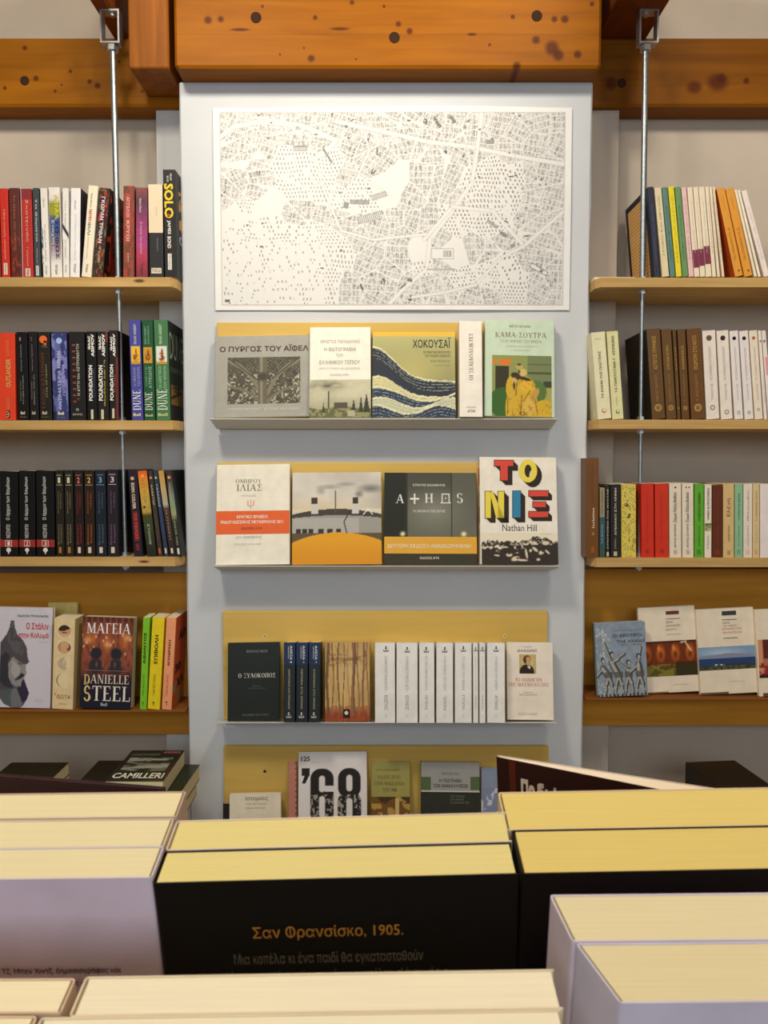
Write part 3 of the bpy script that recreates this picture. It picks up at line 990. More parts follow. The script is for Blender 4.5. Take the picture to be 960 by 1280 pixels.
def p_crowd(u, v):
    n = fbm(u, v, 30, 14, 5, 3)
    img = full(u, C(236, 226, 202))
    top = 0.26 - 0.16 * ell(u, v * 0, .74, 0, .22, 1, 1.0) + 0.10 * (vn(u, v * 0, 34, 1, 4) - .5)
    b = v > top
    mixv = np.clip((v - top) * 2.4, 0, 1)
    img = mixm(img, C(52, 42, 34), b * np.clip((n - 0.50 + mixv * 0.42) * 9, 0, 1))
    img = mixm(img, C(52, 42, 34), b & (np.abs(np.sin(u * 150 + v * 9)) > .5) & (v < top + .16))
    for cx, cy, rx_, ry_, an in ((.20, .72, .05, .03, 30), (.36, .70, .05, .07, 0), (.44, .82, .06, .10, 20), (.52, .86, .10, .04, 10), (.585, .66, .018, .20, -4), (.70, .52, .03, .10, -20), (.78, .62, .04, .08, 10), (.86, .60, .02, .09, -20),
                                 (.58, .34, .05, .07, 0), (.66, .28, .05, .08, 0), (.84, .32, .06, .08, 0), (.30, .46, .06, .03, 0), (.10, .46, .06, .03, 0), (.74, .84, .03, .05, 0), (.64, .56, .02, .06, 0)):
        img = mixm(img, C(222, 208, 180), ell(u, v, cx, cy, rx_, ry_, .35, an))
    for cx, cy in ((.36, .66), (.47, .80), (.58, .31), (.67, .25), (.80, .58), (.72, .14)):
        img = mixm(img, C(60, 50, 40), ell(u, v, cx, cy, .025, .035, .5))
    return img


def p_forest(u, v):
    img = full(u, C(206, 170, 104))
    img = img * (0.85 + 0.3 * fbm(u, v, 8, 3, 2))[..., None]
    img = mixm(img, C(216, 190, 140), ell(u, v, 0.6, 0.35, 0.5, 0.3, 1.0) * 0.7)
    img = mixm(img, C(150, 66, 34), np.clip((v - 0.80) * 9, 0, 1)); img = mixm(img, C(176, 86, 40), (v > 0.8) * (fbm(u, v, 20, 20, 7) > .55) * .6)
    for x, w, c in ((0.06, .03, 80), (0.17, .018, 110), (0.30, .02, 100), (0.42, .012, 92), (0.52, .014, 150), (0.63, .035, 110), (0.66, .02, 84), (0.74, .018, 120), (0.86, .022, 96), (0.95, .02, 120)):
        img = mixm(img, C(c + 36, (c + 30) * .74, (c + 36) * .52), (np.abs(u - x - 0.02 * np.sin(v * 6 + x * 30)) < w) * (v < 0.93) * 0.9)
    for k in range(14):
        x = (k * 0.618) % 1
        img = mixm(img, C(120, 84, 56), ln(u, v, x, 0.0 + 0.02 * k, (x + 0.12) % 1, 0.3, 0.006) * .7)
    return img


def p_portrait(u, v):
    img = full(u, C(200, 176, 116))
    img = mixm(img, C(226, 206, 150), ell(u, v, 0.5, 0.35, 0.5, 0.4, 0.9))
    img = mixm(img, C(48, 30, 18), ell(u, v, 0.45, 0.92, 0.46, 0.42))
    img = mixm(img, C(110, 72, 40), ell(u, v, 0.47, 0.27, 0.26, 0.24))
    img = mixm(img, C(206, 166, 116), ell(u, v, 0.54, 0.32, 0.18, 0.21))
    img = mixm(img, C(90, 56, 32), ell(u, v, 0.35, 0.33, 0.09, 0.16))
    img = mixm(img, C(90, 56, 32), rc(u, v, 0.56, 0.62, 0.28, 0.30) + rc(u, v, 0.54, 0.64, 0.42, 0.435))
    img = mixm(img, C(232, 222, 196), poly(u, v, [(0.45, 0.52), (0.66, 0.58), (0.64, 0.78), (0.5, 0.66)]))
    return mixm(img, C(40, 26, 18), poly(u, v, [(0.42, 0.52), (0.56, 0.58), (0.66, 0.53), (0.60, 0.62), (0.46, 0.60)]))


def p_helmet(u, v):                        # grey figure in a pointed felt helmet
    img = full(u, C(206, 202, 212))
    X, Y = (-6 + 66 * u) * 9.14, (17 + 115 * v) * 9.14      # as measured on the cover
    pg = lambda *q: poly(X, Y, list(q))
    n = fbm(u, v, 10, 16, 4)
    img = mixm(img, C(84, 90, 96), pg((0, 560), (60, 560), (150, 900), (240, 960), (280, 860), (300, 940), (342, 1030), (318, 1110), (270, 1190), (230, 1210), (150, 1210), (60, 1170), (0, 1090)))
    img = mixm(img, C(48, 44, 66), pg((262, 850), (290, 900), (340, 1030), (312, 1120), (270, 1150), (215, 1050), (200, 980), (240, 960)))
    img = mixm(img, C(112, 114, 116), pg((150, 980), (200, 980), (250, 1110), (268, 1190), (150, 1210), (128, 1080)))
    img = mixm(img, C(142, 138, 140), pg((96, 690), (150, 615), (215, 665), (300, 690), (294, 740), (308, 810), (296, 828), (284, 830), (288, 860), (270, 880), (250, 900), (236, 945), (190, 962), (140, 930), (104, 850)))
    img = mixm(img, C(168, 162, 160), pg((140, 650), (190, 690), (236, 750), (226, 820), (170, 860), (130, 800)))
    img = mixm(img, C(78, 74, 78), pg((112, 190), (150, 190), (160, 270), (190, 350), (255, 415), (300, 500), (316, 620), (336, 672), (300, 700), (252, 694), (196, 652), (150, 612), (112, 668), (92, 700), (100, 860), (160, 985), (60, 1000), (0, 1010), (0, 450), (70, 350), (100, 270)))
    img = mixm(img, C(96, 92, 96), pg((118, 200), (145, 200), (156, 290), (180, 370), (240, 430), (280, 520), (250, 600), (150, 560), (80, 420), (104, 300)) * (n > .42) * .8)
    img = mixm(img, C(52, 52, 58), pg((0, 620), (60, 560), (110, 600), (92, 700), (100, 860), (170, 990), (60, 960), (0, 900)))
    img = mixm(img, C(56, 52, 56), pg((200, 668), (250, 700), (246, 712), (206, 690)))
    img = mixm(img, C(50, 48, 52), pg((245, 800), (285, 820), (290, 832), (262, 850), (240, 870), (184, 892), (176, 880), (220, 840)))
    return img


def p_moonface(k):
    def fn(u, v):
        base = C(236, 216, 170)
        img = full(u, base)
        d = ell(u, v, 0.5, 0.5, 0.48, 0.48, 0.06)
        if k == 0:
            img = mixm(img, C(206, 160, 120), d); img = mixm(img, C(60, 44, 40), d * (v < 0.42 + 0.1 * np.sin(u * 5))); img = mixm(img, C(90, 56, 40), d * ell(u, v, 0.5, 0.62, 0.22, 0.05)); img = mixm(img, C(220, 176, 136), d * (v > 0.7))
        elif k == 1:
            img = mixm(img, C(210, 168, 128), d); img = mixm(img, C(186, 70, 56), d * ell(u, v, 0.8, 0.62, 0.14, 0.1)); img = mixm(img, C(70, 50, 44), d * (u > 0.86)); img = mixm(img, C(168, 124, 92), d * (u < .25) * .6)
        elif k == 2:
            img = mixm(img, C(196, 176, 148), d); img = mixm(img, base, ell(u, v, 0.95, 0.42, 0.5, 0.5, 0.05)); img = mixm(img, C(140, 120, 104), d * ell(u, v, .6, .5, .1, .4, .9) * .6)
        else:
            img = mixm(img, C(150, 130, 116), d); img = mixm(img, base, ell(u, v, 0.68, 0.5, 0.55, 0.52, 0.05))
        return img
    return fn


def p_hall(u, v):                          # dark red candlelit hall with two seen from behind
    img = full(u, C(136, 70, 50)) * (0.55 + 0.8 * fbm(u, v, 24, 16, 3))[..., None]
    img = mixm(img, C(206, 120, 50), ell(u, v, .18, .24, .16, .12, 1) + ell(u, v, .84, .25, .16, .12, 1) + ell(u, v, .5, .30, .12, .14, 1))
    img = mixm(img, C(70, 30, 26), ell(u * 0, v, 0, .02, 1, .10, 1) * .8)
    img = mixm(img, C(150, 84, 60), (np.abs(np.sin(u * 26)) > 0.86) * (v < 0.5) * 0.6)
    for k in range(16):
        x = (k * 0.618) % 1; y = 0.18 + ((k * 0.27 + .1) % 1) * 0.24
        img = mixm(img, C(252, 200, 130), ell(u, v, x, y, 0.03, 0.025, 1.0))
    for cx, cy in ((0.9, .22), (0.1, .26), (0.5, .30)):
        img = mixm(img, C(244, 190, 140), ell(u, v, cx, cy, 0.12, 0.05, 1.0) * .7)
    img = mixm(img, C(34, 30, 44), np.clip((v - 0.55) * 6, 0, 1))
    img = mixm(img, C(22, 26, 44), np.clip((v - 0.75) * 4, 0, 1))
    for cx in (0.28, 0.68):
        img = mixm(img, C(40, 36, 46), ell(u, v, cx, 0.40, 0.13, 0.075, 0.3)); img = mixm(img, C(52, 44, 50), ell(u, v, cx, 0.54, 0.16, 0.1, 0.3))
    for x in (0.3, 0.42, 0.55, 0.66, 0.8):
        img = mixm(img, C(150, 96, 80), ell(u, v, x, 0.52, 0.025, 0.04, .5) * .7)
    return img


def p_dancers(u, v):                       # engraved grey-blue figures with raised arms
    img = full(u, C(138, 152, 168)) * (0.9 + 0.2 * fbm(u, v, 12, 14, 6))[..., None]
    img = mixm(img, C(210, 214, 206), (np.abs(fbm(u, v, 9, 9, 3) - 0.5) < 0.02) * (u < .3) * .8)
    def fig(x, s, lean, arms, tone=0.0):
        nonlocal img
        dk, lt = C(52, 54, 58), C(172, 170, 160)
        hy = 0.98 - s
        top = (x + lean * 0.35, hy + 0.06)
        hip = (x, 0.72)
        L = []
        for ax, ay in arms:
            L.append((top[0], top[1] + 0.06, top[0] + ax, top[1] + ay, 0.032))
        for lx_, k in ((-0.07, 0.0), (0.08, 0.03)):
            L.append((hip[0], hip[1], hip[0] + lx_ * 0.7, 0.84, 0.05)); L.append((hip[0] + lx_ * 0.7, 0.84, hip[0] + lx_, 0.97, 0.034))
        L.append((top[0], top[1] + 0.06, hip[0], hip[1], 0.085))
        for a in L:
            img = mixm(img, dk, ln(u, v, *a, asp=1.3))
        for a in L:
            img = mixm(img, lt, ln(u, v, a[0] - .012, a[1] - .006, a[2] - .012, a[3] - .006, a[4] * 0.55, asp=1.3))
        img = mixm(img, C(88, 84, 78), rc(u, v, hip[0] - .08, hip[0] + .08, .66, .74) * .8)
        img = mixm(img, dk, ell(u, v, top[0], hy, 0.05, 0.045)); img = mixm(img, lt, ell(u, v, top[0] + .008, hy + .008, 0.032, 0.032))
    fig(0.24, 0.48, -0.3, [(-0.12, 0.16), (0.1, 0.14)])
    fig(0.44, 0.56, -0.36, [(-0.14, -0.22), (0.14, 0.02), (0.26, -0.06)])
    fig(0.64, 0.44, 0.0, [(-0.18, -0.06), (0.16, 0.02)])
    fig(0.86, 0.52, -0.05, [(0.06, -0.18), (-0.16, 0.16)])
    img = mixm(img, C(200, 204, 196), (fbm(u, v, 40, 44, 8) > 0.66) * (v > .8) * .6)
    return mixm(img, C(60, 62, 60), (v > 0.965) * (np.sin(u * 80) > 0))


def p_masks(u, v):                         # warm carved figures over green
    img = full(u, C(112, 48, 16))
    for k, x in enumerate((0.12, 0.36, 0.62, 0.88)):
        img = mixm(img, C(196, 104, 36), ell(u, v, x, 0.34, 0.10, 0.30, 0.6)); img = mixm(img, C(120, 52, 18), ell(u, v, x, 0.40, 0.05, 0.14, 0.6))
        img = mixm(img, C(228, 150, 70), ell(u, v, x - .03, 0.2, 0.03, 0.12, 0.8))
    img = mixm(img, C(84, 80, 28), np.clip((v - 0.62) * 6, 0, 1)); img = mixm(img, C(140, 128, 50), (v > 0.66) * (fbm(u, v, 8, 8, 5) > 0.52) * (u < .6) * .8)
    img = mixm(img, C(44, 36, 16), (v > 0.6) * (u > 0.62) * .7)
    img = mixm(img, C(70, 24, 10), v < 0.06)
    return mixm(img, C(232, 214, 180), ln(u, v, .80, .04, .90, .30, .012, .6) + ln(u, v, .72, .06, .82, .03, .012, .6))


def p_sea(u, v):
    img = full(u, C(128, 158, 190)); img = mixm(img, C(176, 196, 214), ell(u, v, .4, .25, .5, .25, 1))
    img = mixm(img, C(134, 140, 166), v > 0.40 - 0.10 * ell(u, v, .55, .4, .45, .6, 1) - 0.05 * vn(u, v, 14, 1, 3))
    img = mixm(img, C(40, 66, 112), v > 0.50); img = mixm(img, C(52, 60, 60), v > 0.76 + 0.04 * np.sin(u * 7)); img = mixm(img, C(94, 92, 56), (v > .84) * (fbm(u, v, 20, 12, 2) > .45))
    return mixm(img, C(224, 222, 206), rc(u, v, .28, .44, .765, .80) * (fbm(u, v, 40, 20, 2) > .45))


def p_room(u, v):
    img = full(u, C(176, 110, 84)); img = mixm(img, C(96, 40, 34), rc(u, v, .1, .5, 0, .5)); img = mixm(img, C(210, 150, 110), rc(u, v, 0, .08, 0, 1))
    img = mixm(img, C(150, 40, 40), (fbm(u, v, 14, 14, 4) > .55) * (v > .6)); return mixm(img, C(60, 30, 26), v > .93)


def p_flecks(bg, cols, f=30, th=0.6, seed=1, grad=None):
    def fn(u, v):
        img = full(u, C(*bg))
        if grad:
            img = mixm(img, C(*grad), v)
        for k, c in enumerate(cols):
            img = mixm(img, C(*c), (fbm(u, v, f * 0.35, f, seed + 5 * k) > th) * 0.9)
        return img
    return fn


def p_bands(*stops):
    """vertical run of soft colour bands"""
    def fn(u, v):
        ps = [s[0] for s in stops]; cs = np.array([s[1] for s in stops], float) / 255
        img = np.stack([np.interp(v, ps, cs[:, k]) for k in range(3)], -1)
        return img * (0.9 + 0.2 * fbm(u, v, 4, 26, 3))[..., None]
    return fn


def p_rider(sky, fig, seed=1):
    def fn(u, v):
        img = full(u, C(*sky)); img = mixm(img, C(*fig), ell(u, v, .5, .6, .36, .3, .5) * (fbm(u, v, 8, 8, seed) > .42))
        img = mixm(img, C(*fig), ell(u, v, .55, .3, .12, .2, .5)); return mixm(img, C(200, 150, 40), v > .85)
    return fn


def p_numerals(u, v):                      # giant black 68 with torn white specks, condensed grotesque
    img = full(u, C(238, 232, 230)); S = C(42, 38, 36)
    A = 151.0 / 89.0                         # the cover is this much taller than wide
    y = v * A
    def rrect(cx, cy, w, h, r):
        qx = np.abs(u - cx) - (w - r); qy = np.abs(y - cy) - (h - r)
        d = np.hypot(np.maximum(qx, 0), np.maximum(qy, 0)) + np.minimum(np.maximum(qx, qy), 0) - r
        return np.clip(0.5 - d / 0.012, 0, 1)
    t, b = 0.235, 1.03; m = (t + b) / 2
    six = rrect(.345, m, .170, (b - t) / 2, .15)
    six = six * (1 - rrect(.345, t + .22, .045, .12, .045)) * (1 - rrect(.345, b - .25, .045, .15, .04)) * (1 - rc(u, y, .385, .60, t + .25, t + .335))
    eig = np.maximum(rrect(.745, t + .21, .165, .215, .15), rrect(.745, b - .23, .170, .235, .15))
    eig = eig * (1 - rrect(.745, t + .21, .045, .12, .045)) * (1 - rrect(.745, b - .23, .045, .14, .045))
    apo = poly(u, v, [(.05, .135), (.165, .135), (.165, .19), (.10, .265), (.05, .265), (.085, .20), (.05, .20)])
    ink = np.maximum(np.maximum(six, eig), apo)
    img = mixm(img, S, ink)
    sp = (fbm(u, v, 40, 60, 5, 2) > .60) & (v > .36)
    return mixm(img, C(196, 186, 172), ink * sp * .85)


def p_script(bg, ink, f=34, seed=2):
    """dense scribbled handwriting"""
    def fn(u, v):
        n = fbm(u, v, f * .5, f * 1.2, seed, 2)
        img = full(u, C(*bg)); return mixm(img, C(*ink), (np.abs(n - .5) < .035) * .8)
    return fn


# ------------------------------------------------------------------ the city map on the pillar
def p_map(u, v):
    W_, H_ = 4.30, 2.46                       # units of 100 photograph pixels
    x, y = u * W_, v * H_
    r = np.random.default_rng(11)
    n = 170
    sx, sy = r.random(n) * W_, r.random(n) * H_
    ang = r.normal(0.12, 0.22, n); typ = np.zeros(n, int)
    def near(cx, cy, rx_, ry_):
        return ((sx - cx) / rx_) ** 2 + ((sy - cy) / ry_) ** 2 < 1
    trees = near(1.12, .72, .40, .30) | near(3.45, .95, .42, .42) | near(.75, 1.95, .85, .55) | near(.30, 1.45, .3, .3) | near(3.05, 1.42, .42, .20) | near(3.35, 2.08, .5, .26) | near(1.45, 1.02, .5, .16) | near(2.5, 2.05, .22, .14) | near(1.35, 1.55, .35, .12)
    typ[trees] = 1
    blank = near(.55, 1.18, .22, .12) | near(2.72, 1.8, .22, .12) | near(2.0, .92, .22, .09) | near(1.85, 1.33, .28, .12)
    typ[blank] = 2
    d2 = np.full(x.shape, 9e9); idx = np.zeros(x.shape, int); d1 = np.full(x.shape, 9e9)
    wx = x + 0.05 * (vn(u, v, 12, 8, 1) - .5); wy = y + 0.05 * (vn(u, v, 12, 8, 2) - .5)
    for k in range(n):
        d = (wx - sx[k]) ** 2 + (wy - sy[k]) ** 2
        c = d < d1
        d2 = np.where(c, d1, np.minimum(d2, d)); idx = np.where(c, k, idx); d1 = np.where(c, d, d1)
    edge = np.sqrt(d2) - np.sqrt(d1)
    a = ang[idx]; t = typ[idx]
    p = (x * np.cos(a) + y * np.sin(a)) * 100; q = (-x * np.sin(a) + y * np.cos(a)) * 100
    cell = r.random((1200, 1200))
    pi_, qi = np.floor(p / 5.5).astype(int), np.floor(q / 8).astype(int)
    h1 = cell[pi_ % 1200, qi % 1200]
    fine = cell[(np.floor(p / 1.5).astype(int)) % 1200, (np.floor(q / 2.1).astype(int) * 7) % 1200]
    strk = cell[(np.floor(p / 0.9).astype(int) * 3) % 1200, (np.floor(q / 5).astype(int) * 5 + 31) % 1200]
    g = np.full(x.shape, 0.93)
    bld = (t == 0)
    street = ((p / 5.5) % 1 < 0.16) | ((q / 8) % 1 < 0.14)
    tone = 0.80 - 0.15 * (h1 > .30) * (fine > .45) - 0.20 * (strk > .72) - 0.22 * (fine > .92)
    g = np.where(bld, np.where(street, 0.89, tone), g)
    g = np.where(bld & (h1 > .992) & (fine > .3), 0.18, g)
    # tree ticks
    px_, py_ = x * 100, y * 100
    wv_ = 7 * (vn(u, v, 16, 10, 31) - .5); px_ = px_ + wv_; py_ = py_ + 7 * (vn(u, v, 16, 10, 32) - .5)
    jx = (py_ // 5.2) % 2 * 2.2
    tx = ((px_ + jx) % 4.4) - 2.2; ty = (py_ % 5.2) - 2.6
    tk = (np.abs(tx - ty * .15) < 0.75) & (np.abs(ty) < 1.5)
    dens = cell[((px_ + jx) // 4.4).astype(int) % 1200, (py_ // 5.2).astype(int) % 1200]
    lim = np.where((x < 1.3) & (y > 1.2), 0.55, 0.15) + 0.3 * (vn(u, v, 7, 5, 8) - .5)
    g = np.where((t == 1) & tk & (dens > lim), np.where(x > 2.6, 0.30, 0.45), g)
    g = np.where(edge < 0.012, 0.95, g)
    def road(pts, w, line=0.72):
        nonlocal g
        for (x0, y0), (x1, y1) in zip(pts[:-1], pts[1:]):
            dx, dy = x1 - x0, y1 - y0
            tt = np.clip(((x - x0) * dx + (y - y0) * dy) / (dx * dx + dy * dy), 0, 1)
            d = np.hypot(x - x0 - tt * dx, y - y0 - tt * dy)
            g = np.where(d < w + .007, np.where(d < w, 0.95, np.minimum(g, line)), g)
    road([(0.0, .32), (.18, .18), (.5, .12), (1.0, .16), (1.45, .36), (1.30, .52), (1.15, .60)], .028)
    road([(1.45, .12), (1.9, .22), (2.6, .38), (3.1, .44), (3.7, .56), (4.3, .66)], .024)
    road([(3.26, 0), (3.2, .5), (3.14, .9), (2.9, 1.25), (2.62, 1.62), (2.58, 2.0), (2.3, 2.24), (2.1, 2.46)], .022)
    road([(2.55, 1.62), (2.9, 1.2), (3.4, 1.25), (3.8, 1.7), (4.3, 1.25)], .02)
    road([(3.8, 1.7), (3.5, 1.86), (3.2, 2.2), (2.8, 2.3), (2.4, 2.36)], .016)
    road([(1.2, .55), (1.28, .95), (1.5, 1.5), (1.9, 1.62), (2.58, 1.55)], .014)
    road([(1.8, .25), (1.86, .5), (1.72, .8), (2.1, 1.05)], .012)
    def rot(cx, cy, w, h, a_, fill, outline=.25, hatch=0):
        nonlocal g
        ca, sa = math.cos(a_), math.sin(a_)
        uu = (x - cx) * ca + (y - cy) * sa; vv = -(x - cx) * sa + (y - cy) * ca
        m = (np.abs(uu) < w) & (np.abs(vv) < h)
        i_ = (np.abs(uu) < w - .008) & (np.abs(vv) < h - .008)
        g = np.where(m, outline, g)
        f = np.full(x.shape, fill)
        if hatch:
            f = np.where((uu * 100) % hatch < hatch * .45, .35, f)
        g = np.where(i_, f, g)
    rot(1.0, .46, .085, .03, 0, .8, .35, 2.2)
    rot(1.34, .55, .012, .11, -.55, .45)
    rot(1.86, 1.34, .15, .05, -.25, .86, .5, 2.4); rot(1.74, 1.14, .12, .03, .05, .6, .4, 2.0)
    rot(1.57, 1.18, .03, .04, .2, .5, .3, 1.6); rot(1.98, 1.06, .10, .035, -.3, .85, .45, 2)
    g = np.where(((x - 1.84) / .34) ** 2 + ((y - 1.33) / .14) ** 2 < 1, np.maximum(g, np.where(np.abs(((x - 1.84) / .34) ** 2 + ((y - 1.33) / .14) ** 2 - .95) < .05, .55, g)), g)
    rot(2.78, 1.80, .14, .07, 0, .95, .5); rot(2.84, 1.80, .05, .04, 0, .8, .5, 1.8)
    rot(2.76, 2.0, .18, .012, 0, .7, .6, 2.2)
    rot(3.54, 1.55, .05, .02, .6, .35); rot(3.40, 1.42, .08, .02, .62, .7, .4, 2); rot(3.66, 1.70, .03, .02, -.3, .5, .3, 1.5)
    rot(3.99, 2.0, .12, .03, .52, .92, .1); rot(4.02, 2.02, .02, .018, .52, .3)
    rot(2.37, 2.14, .03, .02, .3, .25); rot(2.28, 2.22, .05, .012, -.7, .4)
    rot(.07, 2.40, .032, .018, 0, .15)
    rot(2.72, .16, .05, .02, .9, .2, hatch=1.5); rot(2.90, .10, .05, .02, .9, .3, hatch=1.5)
    rot(3.36, .38, .05, .025, 0, .5, .4, 1.2); rot(1.96, .5, .008, .05, 0, .2)
    for k in range(34):
        rot(r.random() * 3.9 + .3, r.random() * 1.1 + (0 if k % 3 else 1.2), .010 + .012 * r.random(), .010, r.normal(0, .5), .2, .12)
    g = np.where(np.minimum(np.minimum(u, 1 - u) * 430, np.minimum(v, 1 - v) * 246) < 0.8, .72, g)
    g = 0.90 - (0.90 - np.minimum(g, .90)) * 0.66
    img = g[..., None] * np.array([1.0, 0.995, 0.985])
    # softer ink, as a fine pen drawing reads from here
    return img


def paper_wave(X, Z):
    return -0.0045 - 0.0022 * np.sin(X * 9 + 1.0) * np.clip(np.abs(Z - 0.22) * 4, 0, 1) - 0.004 * np.clip((X - 0.30) * 6, 0, 1) ** 2


ym = YP - 0.001
mx0, mx1 = P(268, 250, ym).x, P(713, 250, ym).x
mz0, mz1 = P(480, 388, ym).z, P(480, 135, ym).z
mo = ((mx0 + mx1) / 2, ym, mz0)
mroot = empty('city_map', loc=mo)
tag(mroot, 'large black and white pen-drawn city map on white paper at the top of the pillar', 'map')
mw, mh = mx1 - mx0, mz1 - mz0
# paper sheet: wavy, a third of a millimetre thick
m = MB(); nx, nz = 60, 34
PAPER = mat((238, 238, 236), 0.8, 'map_paper', var=0.02, scale=20, spec=0.2)
V = []
for s in (0, 1):
    for j in range(nz + 1):
        for i in range(nx + 1):
            X = -mw / 2 + mw * i / nx; Z = mh * j / nz
            zt = Z + (0.0022 * math.sin(X * 8 + 0.6) if j == nz else 0)
            V.append((X, float(paper_wave(X, Z)) + 0.0004 * s, zt))
Fs = []
q = (nx + 1) * (nz + 1)
for j in range(nz):
    for i in range(nx):
        a = j * (nx + 1) + i
        Fs.append((a, a + 1, a + nx + 2, a + nx + 1)); Fs.append((q + a + 1, q + a, q + a + nx + 1, q + a + nx + 2))
for i in range(nx):
    Fs.append((i + 1, i, q + i, q + i + 1)); a = nz * (nx + 1) + i; Fs.append((a, a + 1, q + a + 1, q + a))
for j in range(nz):
    a = j * (nx + 1); Fs.append((a, a + nx + 1, q + a + nx + 1, q + a)); a += nx; Fs.append((a + nx + 1, a, q + a, q + a + nx + 1))
m.add(V, Fs, PAPER)
m.build('paper_sheet', mroot)
a0 = P(276, 250, ym).x - mo[0]; a1 = P(705, 250, ym).x - mo[0]
b0 = P(480, 382, ym).z - mo[2]; b1 = P(480, 141, ym).z - mo[2]
picture('printed_map', mroot, p_map, a0, a1, b0, b1, 600, 344, yf=-0.0004, wave=paper_wave)
# ------------------------------------------------------------------ spine-out rows on the side shelves
WH = (238, 234, 226); BK = (18, 17, 17); CR = (236, 224, 188)


def row(group, yb, Y, specs, depth=0.13, lean=0.0, z_of=None):
    for s in specs:
        xb0, xb1, xt0, xt1, yt, col, label, prints = s[:8]
        kw = dict(s[8]) if len(s) > 8 else {}
        d = kw.pop('d', depth); yy = kw.pop('Y', Y) + random.uniform(-0.001, 0.001); y0 = kw.pop('yb', yb)
        M, w, h = frame_from(xb0 + 0.25, xb1 - 0.1, xt0 + 0.25, xt1 - 0.1, y0, yt, yy, lean)
        if z_of is not None:
            M = Matrix.Translation((0, 0, z_of + 0.0004 - min((M @ Vector((0, 0, 0))).z, (M @ Vector((w, 0, 0))).z))) @ M
        book(M, w, d, h, col, label, group, prints, 'front', **kw)


def imp(c=(40, 36, 34), bg=None, v0=0.87, v1=0.97, x0=.36, x1=.66, txt='Μεταίχμιο', fn=D):
    """small vertical publisher's mark at the foot of a spine"""
    r = [] if bg is None else [B(x0 - .08, x1 + .08, v0 - .01, v1 + .01, bg)]
    return r + [fn(txt, x0, x1, v0, v1, c)]


